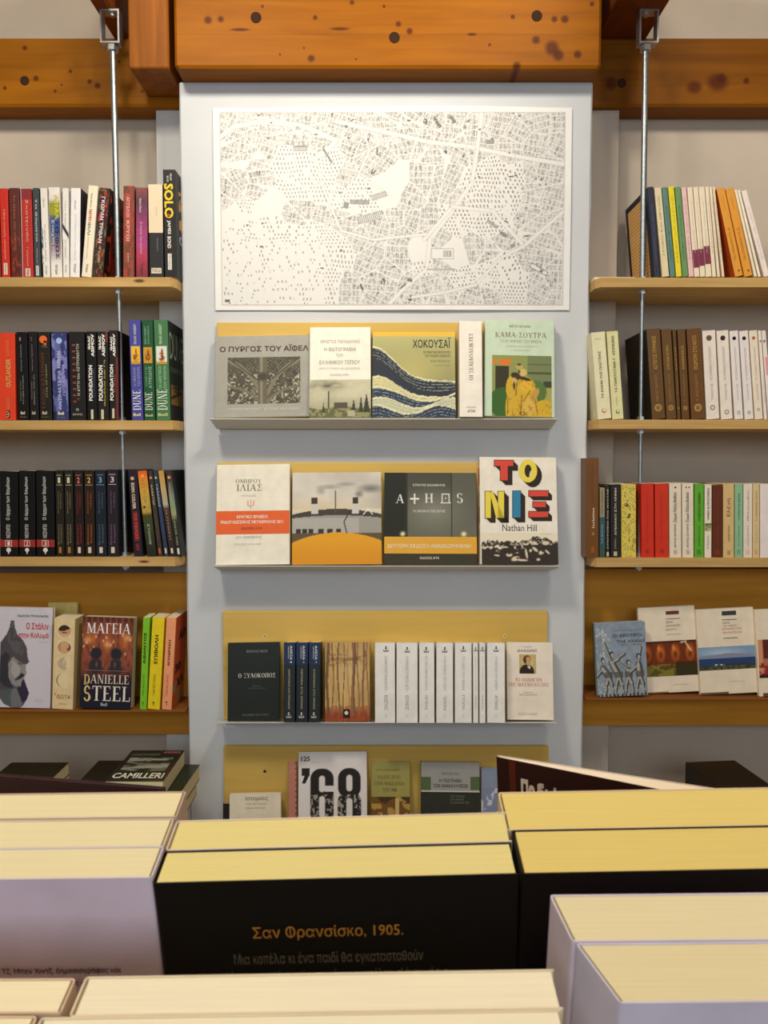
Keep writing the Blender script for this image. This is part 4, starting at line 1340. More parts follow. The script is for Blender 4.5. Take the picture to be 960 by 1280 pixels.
G1 = 'crime paperbacks on the top shelf left of the pillar'
row(G1, 346.5, YB, [
    (-10, 1.2, -13, -1.2, 235, (128, 34, 30), 'dark red paperback spine cut by the left photo edge, top left shelf', []),
    (1.6, 13, -1, 9.4, 235.5, (204, 44, 26), 'plain scarlet paperback, leftmost whole spine on the top left shelf', [D('Μια μικρή ιστορία', .40, .62, .24, .80, (240, 200, 170))] + imp(bg=(236, 220, 196), v0=.85, v1=.96)),
    (14.3, 27.4, 10.2, 24, 235, (92, 38, 34), 'dark maroon paperback with reddish mottling between two red spines, top left shelf', [PIC(p_flecks((92, 38, 34), [(150, 60, 44)], 20, .6, 4), .04, .96, .55, .99, 14, 40), D('Το τέλος της νύχτας', .38, .60, .08, .70, (190, 120, 60))] + imp(bg=(220, 190, 150), v0=.90, v1=.98)),
    (28, 42, 25, 39.6, 236, (188, 44, 38), 'red paperback with cream title right of the maroon one, top left shelf', [B(.0, .05, 0, 1, (226, 200, 190)), B(.05, 1, 0, .12, (140, 38, 44)), D('Σκοτεινός', .40, .68, .12, .60, (236, 190, 160)), D('Γιώργος', .42, .6, .66, .88, (236, 190, 160))] + imp(bg=(230, 200, 180), v0=.91, v1=.98)),
    (43, 51, 39.6, 49, 235, (66, 76, 80), 'slate grey paperback with pale title left of the white spines, top left shelf', [D('Τα θύματα', .36, .7, .12, .60, (226, 230, 230), .02), D('Νέσμπο', .4, .62, .68, .84, (200, 206, 206))] + imp(v0=.88, v1=.97, bg=(226, 222, 214))),
    (53.8, 62.6, 49.6, 58.6, 235, WH, 'thin white paperback with small grey title, first white spine beside the slate one', [D('Νίκος', .38, .58, .12, .22, (90, 90, 100)), D('Το χρώμα των ματιών', .38, .64, .40, .82, (96, 100, 116)), PIC(p_flecks((238, 234, 226), [(50, 50, 100)], 10, .55, 4), 0, .22, .45, .85, 6, 20)] + imp()),
    (63.6, 78, 60, 74.4, 234, WH, 'white paperback with green and blue splashed lettering on its spine', [
        PIC(p_bands((0, (236, 234, 228)), (.1, (220, 204, 200)), (.16, (150, 150, 50)), (.30, (156, 158, 40)), (.36, (70, 84, 140)), (.55, (60, 80, 130)), (.68, (120, 110, 130)), (.80, (150, 130, 140)), (1, (238, 230, 226))), .05, .97, .06, .84, 16, 70),
        D('Στάχτη και', .16, .44, .36, .78, (210, 216, 232), .02), D('ΑΙΜΑ', .52, .86, .08, .36, (206, 206, 60), .04), D('ΤΟ ΦΩΣ', .5, .82, .36, .80, (28, 36, 60), .03)] + imp(v0=.86, v1=.97)),
    (78.6, 86.4, 77, 86, 235, WH, 'thin white paperback with a black diagonal slash on its spine', [D('Τζον Χάρβεϊ', .36, .6, .14, .46, (110, 110, 130)), D('σε πρώτο', .34, .6, .58, .78, (90, 100, 120)),
        PIC(lambda u, v: mixm(full(u, C(238, 234, 226)), C(30, 28, 50), ln(u, v, -.1, .15, 1.1, .85, .16)), 0, 1, .38, .58, 10, 22)] + imp(v0=.86, v1=.95)),
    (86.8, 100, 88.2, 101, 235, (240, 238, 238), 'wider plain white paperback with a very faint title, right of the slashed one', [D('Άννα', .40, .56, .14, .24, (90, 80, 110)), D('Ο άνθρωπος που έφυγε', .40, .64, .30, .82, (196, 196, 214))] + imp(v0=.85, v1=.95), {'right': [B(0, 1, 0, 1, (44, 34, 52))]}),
    (100.8, 114.6, 110.4, 123, 232, (240, 230, 206), 'cream paperback with red and grey title leaning to the right', [D('Τάσος Κάππα', .32, .5, .08, .24, (70, 66, 66)), D('ΜΑΥΡΟ', .26, .58, .26, .39, (214, 60, 70), .02), D('ΦΙΛΙ', .26, .56, .40, .54, (90, 110, 110), .02), D('μυθιστόρημα εποχής', .34, .48, .56, .80, (150, 140, 120))] + imp(v0=.86, v1=.95)),
    (115.4, 129, 124.8, 138, 235, (60, 30, 26), 'dark mottled paperback with white title leaning right, behind the steel rod', [PIC(p_flecks((58, 34, 28), [(200, 60, 36), (110, 110, 60)], 20, .64, 3), .04, .96, .01, .99, 14, 80), D('ΓΚΟΡΑΝ ΤΡΙΒΑΝ', .26, .60, .10, .62, (220, 224, 236), .03), D('Ο χορός', .34, .56, .66, .84, (220, 210, 190))] + imp(v0=.88, v1=.97, bg=(226, 214, 190)),
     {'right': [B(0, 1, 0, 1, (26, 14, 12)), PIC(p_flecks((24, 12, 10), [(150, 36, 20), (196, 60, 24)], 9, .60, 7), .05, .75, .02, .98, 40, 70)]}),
    (153.6, 167.6, 153.4, 168.4, 232.5, (150, 74, 62), 'brick red paperback with white title just right of the steel rod', [PIC(p_flecks((140, 76, 60), [(176, 60, 52), (110, 70, 44)], 16, .55, 8), .03, .97, 0, 1, 14, 80), B(.2, .66, .08, .62, (176, 66, 58), 1.4), D('ΑΓΓΕΛΟΙ', .30, .58, .12, .34, (232, 190, 180), .02), D('ΚΡΥΟΙ', .30, .58, .38, .60, (236, 196, 186), .02), D('μάτι', .4, .56, .74, .84, (230, 214, 200))] + imp(v0=.90, v1=.99, bg=(230, 214, 190))),
    (169.4, 185, 169.4, 184.2, 234.5, (136, 60, 84), 'purple and pink mottled paperback beside the two-tone cream and black book', [PIC(p_bands((0, (150, 80, 80)), (.15, (96, 62, 76)), (.4, (150, 60, 110)), (.6, (170, 70, 130)), (.78, (180, 60, 84)), (1, (120, 50, 60))), .03, .97, 0, 1, 14, 70), D('Μαίρη Χάσκελ', .28, .50, .12, .28, (240, 226, 230), .02), D('Ο κύκλος των σιωπών', .34, .56, .38, .74, (240, 190, 206))] + imp(v0=.84, v1=.97, bg=(226, 190, 170))),
    (186.6, 204.6, 185, 203.2, 230.5, (46, 46, 48), 'wide two-tone spine, cream above and black below, beside the tall black and yellow one', [B(0, 1, 0, .52, (234, 216, 184)), D('Χρήστος', .5, .62, .24, .34, (190, 150, 130)), D('Νυχτερινό', .54, .66, .58, .72, (150, 150, 150)), B(.14, .86, .90, .96, (220, 208, 180), 1.4), T('Πόλις', .20, .80, .91, .95, (60, 50, 46))]),
    (205.4, 221.6, 203.2, 218.8, 212, (38, 36, 36), 'tallest spine on the top left shelf, black with big yellow letters', [
        D('WILLIAM', .56, .74, .035, .10, (230, 226, 220), .02), D('BOYD', .30, .46, .06, .115, (230, 226, 220), .02), D('SOLO', .08, .82, .13, .45, (244, 206, 34), .05), O(.43, .425, .13, (186, 84, 24), 2.6),
        D('JAMES', .26, .58, .47, .60, WH, .04), D('BOND', .28, .58, .62, .73, WH, .04), B(.28, .60, .78, .93, (232, 226, 214)), D('Μεταίχμιο', .34, .54, .79, .92, (50, 44, 40))],
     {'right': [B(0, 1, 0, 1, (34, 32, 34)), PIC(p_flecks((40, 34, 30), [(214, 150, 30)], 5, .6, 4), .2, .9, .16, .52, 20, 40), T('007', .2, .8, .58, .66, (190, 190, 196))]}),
])

G2 = 'science fiction paperbacks on the middle shelf left of the pillar'
OR_ = (222, 62, 22)
row(G2, 525.2, YB, [
    (-2.5, 20.6, -3, 18.6, 416, OR_, 'bright orange-red thick paperback at the left photo edge, middle left shelf', [U('OUTLANDER', .46, .74, .30, .62, (206, 196, 110)), U('DIANA', .48, .66, .08, .26, (226, 120, 80)), U('GABALDON', .48, .66, .74, .88, (226, 130, 90)), B(.48, .66, .89, .98, (30, 26, 24)), U('Ψ', .5, .64, .9, .97, (236, 220, 200))]),
    (22.4, 36.4, 19.6, 33.6, 415, BK, 'black paperback with two thin pale title lines next to the bright orange-red book', [U('Ρόμπερτ Χάινλαϊν', .36, .50, .14, .44, (160, 166, 166)), U('Οι σειρήνες του Τιτάνα', .26, .38, .55, .78, (150, 156, 140)), U('Ένα ταξίδι στα άστρα', .48, .62, .49, .82, (176, 180, 150)), T('Bell', .26, .66, .90, .935, (220, 210, 180), bold=.03), T('books', .22, .8, .955, .97, (150, 140, 110)), T('1', .3, .45, .06, .10, (150, 120, 110))]),
    (37.4, 48.6, 34.6, 46, 414.6, (28, 24, 26), 'thin black paperback, second of the two with twin pale lines', [U('Ρόμπερτ Χάινλαϊν', .36, .50, .14, .44, (160, 150, 156)), U('Πόλεμος των κόσμων', .22, .36, .56, .76, (150, 150, 150)), U('Νύχτα στη γη', .50, .64, .49, .82, (186, 186, 156)), T('Bell', .26, .66, .90, .935, (200, 196, 170), bold=.03), T('2', .3, .45, .06, .10, (160, 100, 100))]),
    (49.6, 65.6, 46.4, 62, 414.8, (34, 30, 24), 'black paperback with an orange circle at its top and brown title', [O(.46, .085, .32, (232, 104, 36)), B(.5, .7, .1, .15, (232, 104, 36)), U('ΤΑΞΙΔΙ ΑΣΤΕΡΙΩΝ', .24, .48, .24, .88, (116, 52, 26), .01), U('STAR OF NIGHT', .58, .70, .36, .74, (150, 160, 110)), T('Τζ.Κ.', .3, .8, .155, .18, (130, 140, 120)), T('Bell', .22, .6, .90, .935, (220, 206, 180), bold=.03), T('books', .18, .8, .955, .97, (130, 110, 80))]),
    (66.4, 86.6, 63.8, 83, 414.8, (48, 52, 102), 'blue cloudy paperback with a pale blue disc near its top', [PIC(p_flecks((54, 58, 116), [(100, 106, 170), (130, 130, 190)], 8, .56, 6), .0, 1, .02, .9, 22, 80), B(0, .16, 0, 1, (30, 34, 58)), O(.50, .10, .30, (130, 164, 222)), O(.50, .10, .20, (160, 190, 236), 1.5), U('ΑΝΤΙΜΑΤΕΡΙΑ ΝΙΒΕΝ', .36, .56, .22, .88, (196, 200, 232), .02), U('ΠΟΛΛΑΠΛΑ', .66, .84, .36, .72, (170, 170, 220)), T('Bell', .3, .7, .905, .94, (232, 226, 200), bold=.04), T('books', .26, .74, .96, .975, (140, 140, 170))]),
    (87.4, 108.4, 85.2, 105.2, 414.6, (30, 28, 26), 'wide black paperback with a column of red dots beside pale letters', [U('· · · · · · · · · ·', .20, .42, .14, .80, (140, 56, 50), .05), U('Η ΑΥΓΗ του ΑΣΤΡΟΝΑΥΤΗ', .48, .66, .14, .72, (206, 202, 180), .01), O(.54, .76, .1, (96, 34, 28)), O(.46, .88, .09, (170, 170, 150)), O(.46, .88, .05, (40, 38, 34), 1.5), T('BETΗΡΟS', .16, .78, .925, .945, (190, 186, 170), bold=.02)]),
    (109, 121.8, 106.6, 120, 414.4, BK, 'black paperback with white block title, first of three alike left of the rod', [U('ISAAC', .20, .44, .05, .20, WH, .06), U('ASIMOV', .52, .82, .03, .28, WH, .06), U('FOUNDATION', .22, .60, .38, .78, WH, .05), U('και αυτοκρατορία', .68, .82, .42, .74, (90, 110, 160)), B(.38, .62, .88, .99, (206, 196, 166))]),
    (122.2, 136.4, 120.6, 134.8, 414.4, (30, 28, 24), 'black paperback with white block title and a yellow line, second of three alike', [B(.78, 1, 0, .12, (110, 44, 26)), U('ISAAC', .16, .38, .05, .20, WH, .06), U('ASIMOV', .46, .74, .03, .28, WH, .06), U('FOUNDATION', .12, .50, .38, .78, WH, .05), U('Θεμέλιο και Γη', .60, .74, .32, .84, (206, 186, 50), .03), B(.3, .54, .88, .99, (200, 190, 160))]),
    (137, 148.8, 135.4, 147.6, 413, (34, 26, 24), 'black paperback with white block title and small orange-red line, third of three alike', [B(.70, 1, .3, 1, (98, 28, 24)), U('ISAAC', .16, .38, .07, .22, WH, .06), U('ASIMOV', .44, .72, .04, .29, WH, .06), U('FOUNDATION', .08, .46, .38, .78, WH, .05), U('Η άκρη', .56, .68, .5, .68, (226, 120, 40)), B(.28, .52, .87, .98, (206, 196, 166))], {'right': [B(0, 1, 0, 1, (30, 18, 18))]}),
    (164.6, 179.4, 159.8, 176, 400, (66, 66, 150), 'violet-blue paperback with small orange picture, first of the three tall ones by the rod', [U('FRANK HERBERT', .40, .62, .04, .24, (220, 216, 226)), PIC(p_rider((236, 190, 60), (150, 80, 30)), .12, .90, .26, .44, 18, 26), U('Ο ΜΕΣΣΙΑΣ', .26, .46, .47, .66, (170, 176, 220)), U('ΤΟΥ ΝΤΙΟΥΝ', .60, .84, .47, .66, (170, 176, 220)), U('DUNE', .16, .84, .70, .90, (236, 234, 236), 's'), T('Bell', .16, .8, .93, .96, (230, 220, 160), bold=.03)]),
    (180, 194.6, 176.8, 190.8, 400, (34, 84, 50), 'dark green paperback with small orange picture, second of the three tall ones by the rod', [U('BRIAN HERBERT', .2, .38, .06, .24, (140, 190, 150)), U('KEVIN ANDERSON', .5, .66, .06, .24, (140, 190, 150)), PIC(p_rider((206, 150, 50), (120, 60, 26), 3), .08, .88, .27, .43, 18, 26), U('ΟΙΚΟΣ', .2, .36, .46, .66, (120, 180, 130)), U('ΑΤΡΕΙΔΗΣ', .50, .78, .46, .68, (176, 210, 176)), U('DUNE', .12, .80, .72, .90, (226, 232, 216), 's'), T('Bell', .12, .8, .94, .965, (206, 206, 150), bold=.03)]),
    (195.4, 213.4, 191.2, 210, 400, (62, 118, 66), 'lighter green paperback with white bird picture, rightmost on the middle left shelf', [U('FRANK HERBERT', .36, .56, .04, .24, (216, 232, 210)), PIC(p_rider((222, 228, 220), (150, 70, 30), 6), .12, .88, .26, .44, 20, 26), U('ΟΙ ΑΙΡΕΤΙΚΟΙ', .26, .44, .46, .68, (180, 216, 176)), U('ΤΟΥ ΝΤΙΟΥΝ', .60, .80, .46, .68, (180, 216, 176)), U('DUNE', .12, .82, .69, .90, (234, 238, 226), 's'), T('Bell', .12, .8, .93, .96, (216, 216, 150), bold=.03)],
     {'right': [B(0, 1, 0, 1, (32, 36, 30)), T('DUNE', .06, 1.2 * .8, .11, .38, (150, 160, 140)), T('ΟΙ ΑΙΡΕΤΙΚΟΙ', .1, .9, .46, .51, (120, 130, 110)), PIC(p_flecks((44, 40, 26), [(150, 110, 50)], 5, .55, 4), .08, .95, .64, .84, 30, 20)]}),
], depth=0.125)

G3 = 'dark paperbacks on the lowest shelf left of the pillar'
def vol(n):
    return [U('ΝΕΣΜΠΟ', .36, .58, .62, .78, (196, 196, 190), .02), U('Ο άρχων των δαιμόνων', .34, .60, .07, .57, (206, 206, 198), .02), B(0, 1, .80, .885, (150, 40, 34)), B(.30, .66, .805, .88, (226, 200, 190), 1.4), B(.33, .63, .811, .874, (150, 40, 34), 1.7), T(n, .42, .56, .818, .868, (236, 220, 210), bold=.02, lay=2.2), O(.48, .92, .13, (226, 222, 212)), B(.44, .52, .94, .965, (226, 222, 212))]


def mini(n, c, c2, last=(210, 200, 180)):
    return [T('σειρά', .2, .8, .045, .065, c), T(n, .34, .66, .08, .145, c, bold=.02), B(.15, .85, .165, .17, c), U('Αστρικές', .28, .44, .24, .50, c2), U('πύλες', .56, .74, .26, .44, c2), U('Φύλακες', .22, .44, .62, .86, c2), U('Άντερσον', .54, .78, .62, .84, c2), B(.3, .62, .885, .955, last)]


row(G3, 696.2, YB, [
    (-0.5, 23.2, -1, 22.4, 589, (16, 16, 15), 'black volume with red band at the left photo edge, lowest left shelf', vol('1')),
    (24, 44.6, 23.2, 43.6, 588.4, (16, 16, 15), 'black volume with red band, middle one of the three, lowest left shelf', vol('2')),
    (45.2, 69.4, 44.4, 67.4, 588, (16, 16, 15), 'black volume with red band touching the narrow olive volumes', vol('3')),
    (70.6, 81, 68.4, 78.8, 588, (34, 31, 24), 'narrow dark olive volume with pale 1, touching the red-banded black book', mini('1', (206, 196, 160), (150, 140, 96), (176, 110, 40))),
    (81.8, 92.6, 79.6, 91, 588, (38, 35, 27), 'narrow dark olive volume with pale 1, second of that pair', mini('1', (206, 196, 160), (160, 150, 110), (176, 110, 40))),
    (94, 105.6, 92, 103.4, 588, (36, 26, 24), 'narrow dark volume with red lettering and number 2', mini('2', (226, 130, 120), (170, 50, 44))),
    (106.4, 119.2, 104.2, 117.6, 588, (40, 30, 20), 'narrow dark volume with orange lettering and number 2', mini('2', (226, 176, 90), (190, 100, 30))),
    (120.2, 133.8, 118.2, 131.8, 587.6, (28, 34, 42), 'narrow dark volume with blue lettering and number 3', mini('3', (120, 170, 220), (90, 116, 150))),
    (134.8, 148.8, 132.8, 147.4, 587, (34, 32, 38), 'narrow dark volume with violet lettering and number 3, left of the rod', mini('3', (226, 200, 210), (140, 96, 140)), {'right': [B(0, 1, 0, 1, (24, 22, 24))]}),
    (167, 179, 159.4, 171, 587, (40, 32, 44), 'dark purple paperback with cream and red title just right of the rod', [O(.44, .10, .2, (210, 170, 130)), D('EOIN COLFER', .26, .62, .15, .45, (226, 200, 176), .05), B(.22, .74, .48, .82, (120, 30, 30)), D('ΤΟ ΤΕΛΟΣ', .34, .66, .5, .80, (226, 70, 56), .03), D('ΩΜ', .34, .7, .85, .92, (186, 60, 40))]),
    (183.6, 196.4, 171.6, 183.4, 588.5, (60, 58, 36), 'tilted paperback, orange and gold upper half, with a round dark spot', [PIC(p_bands((0, (226, 96, 30)), (.12, (214, 140, 50)), (.3, (196, 160, 70)), (.48, (176, 150, 70)), (.52, (70, 66, 30)), (.6, (60, 72, 40)), (1, (30, 34, 26))), .0, 1, 0, 1, 14, 80), O(.5, .06, .2, (250, 150, 80), 2), O(.3, .42, .14, (84, 50, 30), 2), D('CITY OF', .3, .6, .1, .38, (150, 120, 50)), D('ΣΤΟΛΟΣ', .38, .62, .62, .86, (210, 210, 180))]),
    (197.2, 204, 184.4, 190.2, 588.5, (66, 56, 50), 'thin tilted brown paperback with pale title beside the gold one', [O(.5, .08, .28, (214, 150, 110)), D('ΑΛΑΣΤΑΡ', .3, .66, .16, .40, (214, 200, 170), .03), D('ο ήλιος', .36, .6, .5, .8, (140, 110, 90)), B(.2, .7, .90, .96, (180, 90, 40))]),
    (204.8, 211.4, 190.8, 196.4, 588.5, (52, 62, 80), 'thin tilted slate-blue paperback with pale title', [O(.5, .08, .28, (190, 180, 150)), D('ΓΑΛΑΞΙΑΣ', .3, .66, .16, .42, (200, 210, 216), .03), B(.25, .7, .44, .78, (44, 60, 104)), B(.3, .7, .90, .96, (214, 210, 190))]),
    (212.2, 219.8, 197.4, 204.4, 588, (110, 96, 72), 'thin tilted tan and brown paperback', [PIC(p_bands((0, (196, 150, 70)), (.2, (190, 160, 110)), (.4, (170, 170, 150)), (.45, (80, 50, 44)), (1, (44, 36, 34))), 0, 1, 0, 1, 8, 60), D('Η ΠΤΩΣΗ', .36, .6, .46, .8, (190, 170, 140)), B(.3, .7, .90, .96, (214, 210, 190), 2)]),
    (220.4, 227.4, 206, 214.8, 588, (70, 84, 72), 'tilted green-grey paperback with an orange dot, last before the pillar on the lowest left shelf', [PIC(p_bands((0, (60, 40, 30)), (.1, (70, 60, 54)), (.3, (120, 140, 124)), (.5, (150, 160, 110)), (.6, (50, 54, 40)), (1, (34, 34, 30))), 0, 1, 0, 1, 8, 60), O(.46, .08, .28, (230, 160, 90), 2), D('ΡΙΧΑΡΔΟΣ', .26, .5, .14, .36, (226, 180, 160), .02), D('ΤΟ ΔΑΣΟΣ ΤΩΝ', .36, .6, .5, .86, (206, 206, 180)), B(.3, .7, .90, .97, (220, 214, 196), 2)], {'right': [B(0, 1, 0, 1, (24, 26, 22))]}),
], depth=0.125)

# ---- right shelves
R1 = 'slim spines on the top shelf right of the pillar'
GO = (222, 152, 52)
PL = (236, 222, 196)
def pale(mar=None, c=(200, 176, 160)):
    r = [U('Αρχαία κείμενα', .34, .66, .16, .74, c)]
    if mar:
        r.append(B(.0, 1, mar[0], mar[1], (126, 40, 72)))
    return r


row(R1, 346.0, YB, [
    (816, 827, 809.4, 817, 233.5, (52, 54, 74), 'slim navy book at the left end of the top right shelf, striped cover showing', [U('ΠΑΡΑΜΥΘΙΑ ΤΟΥ ΒΟΡΡΑ', .36, .62, .2, .86, (104, 104, 120))],
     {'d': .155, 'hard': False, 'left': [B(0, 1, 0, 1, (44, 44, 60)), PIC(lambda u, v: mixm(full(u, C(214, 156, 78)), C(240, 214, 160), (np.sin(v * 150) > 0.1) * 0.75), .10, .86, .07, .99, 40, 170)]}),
    (827.8, 836.8, 817.6, 826.8, 234.5, (228, 212, 172), 'slim cream book right of the navy one, top right shelf', [U('ΜΥΘΟΙ ΚΑΙ ΘΡΥΛΟΙ', .36, .6, .1, .76, (150, 130, 100))]),
    (837.4, 844.8, 827.2, 834.2, 234, (92, 130, 122), 'slim grey-teal book left of the yellow one', [U('ΠΕΡΙ ΨΥΧΗΣ', .36, .6, .2, .8, (70, 100, 96))]),
    (845.2, 852.6, 834.6, 842.8, 233, (232, 214, 34), 'slim bright yellow book on the top right shelf', [U('ΠΕΡΙ ΑΓΑΠΗΣ', .36, .6, .1, .84, (200, 170, 30))]),
    (853, 860.8, 843.2, 850.8, 233.6, (104, 146, 92), 'slim leaf-green book right of the yellow one', [U('ΠΕΡΙ ΦΥΣΕΩΣ', .36, .6, .2, .8, (76, 116, 70))]),
    (861.2, 867.6, 851.2, 858.4, 234, (230, 194, 190), 'slim pale pink book between the green and cream spines', [U('ΠΕΡΙ ΓΑΜΟΥ', .36, .6, .1, .8, (190, 150, 150))]),
    (868, 875, 858.8, 865.8, 234, PL, 'slim cream spine with the lowest maroon square, first of six alike', pale((.70, .90))),
    (875.3, 882, 866.1, 873, 233.6, PL, 'slim cream spine with a maroon square, second of six alike', pale((.69, .88))),
    (882.4, 890, 873.3, 880.8, 233.4, PL, 'slim cream spine with the highest maroon square, third of six alike', pale((.66, .86))),
    (890.4, 895.6, 881.2, 886.2, 233.4, PL, 'thin cream spine without a square, just right of the maroon squares', pale(None, (180, 150, 130))),
    (895.9, 901.2, 886.5, 890.0, 233.4, PL, 'thin cream spine, fifth of six alike on the top right shelf', pale(None, (180, 150, 130))),
    (901.5, 907, 890.3, 893.6, 233.4, (232, 212, 180), 'thin beige spine just left of the dark gap beside the orange books', pale(None, (160, 130, 110))),
    (918, 929.4, 894.8, 905.6, 235.2, GO, 'orange-yellow book leaning left, first of two, top right shelf', [U('ΤΑ ΠΟΙΗΜΑΤΑ Α', .34, .60, .45, .82, (150, 100, 36)), O(.6, .94, .13, (120, 80, 30)), U('Ποιητής', .4, .6, .1, .25, (200, 130, 50))], {'left': [B(0, 1, 0, 1, (196, 84, 26))]}),
    (930, 941.8, 906.2, 917.0, 235.2, GO, 'orange-yellow book leaning left, second of two, top right shelf', [U('ΤΑ ΠΟΙΗΜΑΤΑ Β', .34, .60, .45, .82, (150, 100, 36)), O(.6, .94, .13, (120, 80, 30)), U('Ποιητής', .4, .6, .1, .25, (200, 130, 50))]),
    (942.4, 946.8, 917.6, 921.2, 237, PL, 'very thin cream booklet leaning beside the orange pair', []),
    (947.2, 952, 921.6, 925, 237.4, (240, 230, 206), 'very thin off-white booklet leaning, second after the orange pair', []),
    (953.2, 964, 925.8, 933.4, 238, (236, 222, 214), 'pale pinkish booklet leaning at the right photo edge, top right shelf', [U('Σονέτα και άλλα', .4, .6, .2, .8, (180, 160, 170))]),
], depth=0.12)
# a thin cream booklet lying flat by the pillar
p = P(741, 340, 1.72); zt_ = shelf_z(347) + 0.0003
bk = Matrix.Translation((PX1 + 0.004, 1.735, zt_ + 0.009)) @ Matrix.Rotation(-math.pi / 2, 4, 'X')
book(bk, 0.088, 0.009, 0.10, (238, 226, 190), 'thin cream booklet lying flat beside the pillar on the top right shelf', None, side='left')

R2 = 'literary paperbacks on the middle shelf right of the pillar'
BR = (98, 66, 18); GD = (206, 164, 70)
def brown(a, b, s=0.0):
    return [U(a, .34, .62, .08 + s, .45, GD, .01), U(b, .38, .56, .5, .80, (170, 130, 56)), O(.5, .875, min(.28, .28), (170, 136, 70)), O(.5, .875, .16, (130, 96, 40), 1.5)]


def white_s(disc, two=False, yt=.87):
    return [O(.48, .085, .22, disc), U('ΠΕΖΟΓΡΑΦΟΙ ΤΟΥ ΚΟΣΜΟΥ', .38, .60, .18, .56, (176, 168, 180)), U('ΤΟΛΣΤΟΪ', .40, .60, .60, .78, (140, 130, 140)), O(.5, yt, .2, (140, 130, 124)), O(.5, yt, .12, (226, 220, 206), 1.5)]


row(R2, 524.3, YB, [
    (747.0, 764.6, 737.6, 757.2, 415, (232, 226, 186), 'cream paperback with black title beside the pillar, middle right shelf', [U('ΤΑ ΚΕΙΜΑ ΤΗΣ ΠΛΑΤΕΙΑΣ', .38, .56, .22, .76, (70, 66, 46), .01), T('ΝΟΥΒΕΛΑ', .2, .66, .07, .085, (150, 146, 150)), O(.5, .905, .17, (206, 90, 60)), O(.52, .90, .12, (232, 226, 190), 1.5)]),
    (765.2, 780, 758, 772.6, 414, (224, 220, 164), 'yellowish cream paperback with black title, second from the pillar, middle right shelf', [U('ΤΑ ΠΑΝΤΟΤΙΝΑ Γ. ΧΕΙΜΩΝΑ', .36, .60, .05, .70, (84, 84, 50), .01), U('Σέφης', .4, .56, .74, .85, (170, 166, 120)), O(.5, .915, .18, (80, 100, 60)), O(.52, .91, .12, (226, 222, 170), 1.5)]),
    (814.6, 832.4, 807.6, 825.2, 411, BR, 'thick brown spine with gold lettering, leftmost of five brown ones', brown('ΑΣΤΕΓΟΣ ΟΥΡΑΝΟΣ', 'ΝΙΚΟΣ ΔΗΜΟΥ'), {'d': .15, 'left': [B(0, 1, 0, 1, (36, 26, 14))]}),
    (833.2, 845.8, 826.2, 839.2, 411, (100, 68, 20), 'brown spine with gold lettering, second of five brown ones', brown('ΣΥΝΤΟΜΗ ΙΣΤΟΡΙΑ', 'ΜΙΚΡΗ ΑΣΙΑ', .1)),
    (846.6, 851.2, 839.8, 845.8, 412, (92, 62, 20), 'thinnest brown spine with gold lettering, middle one of five', brown('ΕΚΑΤΗ', 'Π. ΒΑΛΕΡΙ', .12)),
    (852.2, 862.4, 846.6, 856.8, 411.5, (98, 64, 18), 'brown spine with bright gold lettering, fourth of five brown ones', brown('ΑΝΑΒΑΣΕΙΣ', 'Κ. ΜΗΤΣΑΚΗΣ', .1)),
    (864, 882.2, 858.2, 876.4, 410.4, (104, 66, 18), 'widest brown spine with gold lettering, rightmost of five brown ones', brown('ΕΚΔΡΟΜΗ ΣΤΟ ΝΟΤΟ', 'Α. ΑΛΕΞΑΝΔΡΟΥ')),
    (883, 899.6, 877.2, 894.6, 413, (236, 224, 212), 'wide white paperback with a brown disc, first after the brown books', white_s((104, 80, 66))),
    (901.0, 916.6, 895.6, 910.6, 413, (236, 226, 212), 'white paperback with a blackish brown disc, second after the brown books', white_s((60, 42, 36), yt=.92)),
    (918, 929.6, 911.6, 922.8, 413.4, (234, 226, 222), 'white paperback with a black disc, third after the brown books', white_s((30, 30, 36), yt=.925)),
    (930.4, 943, 923.8, 935.2, 413.4, (234, 226, 222), 'white paperback with a black disc, fourth after the brown books', white_s((34, 32, 40), yt=.925)),
    (943.6, 954, 936.2, 946.6, 413, (236, 222, 202), 'white paperback with an orange-brown disc near the right photo edge', white_s((176, 104, 60), yt=.89)),
    (954.8, 959.6, 947.4, 951.4, 413, (236, 226, 214), 'very thin white paperback near the right photo edge, middle right shelf', [O(.5, .12, .3, (120, 100, 100)), U('ΠΟΙΗΜΑΤΑ', .4, .6, .5, .8, (130, 120, 160))]),
    (960.2, 966, 952, 957.4, 413, (234, 222, 214), 'thin white paperback cut by the right photo edge, middle right shelf', [O(.4, .12, .3, (120, 100, 100)), B(.3, 1, .3, .5, (226, 150, 160))]),
], depth=0.13)

R3 = 'mixed paperbacks on the lowest shelf right of the pillar'
def kds(a, b, ink, mk=None, v=.12):
    mk = mk or ink
    return [U(a, .36, .62, v, .50, ink, .01), U(b, .40, .58, .56, .84, ink), U('ΕΚΔΟΣΕΙΣ', .24, .42, .885, .955, mk), U('ΚΕΔΡΟΣ', .48, .66, .885, .955, mk)]


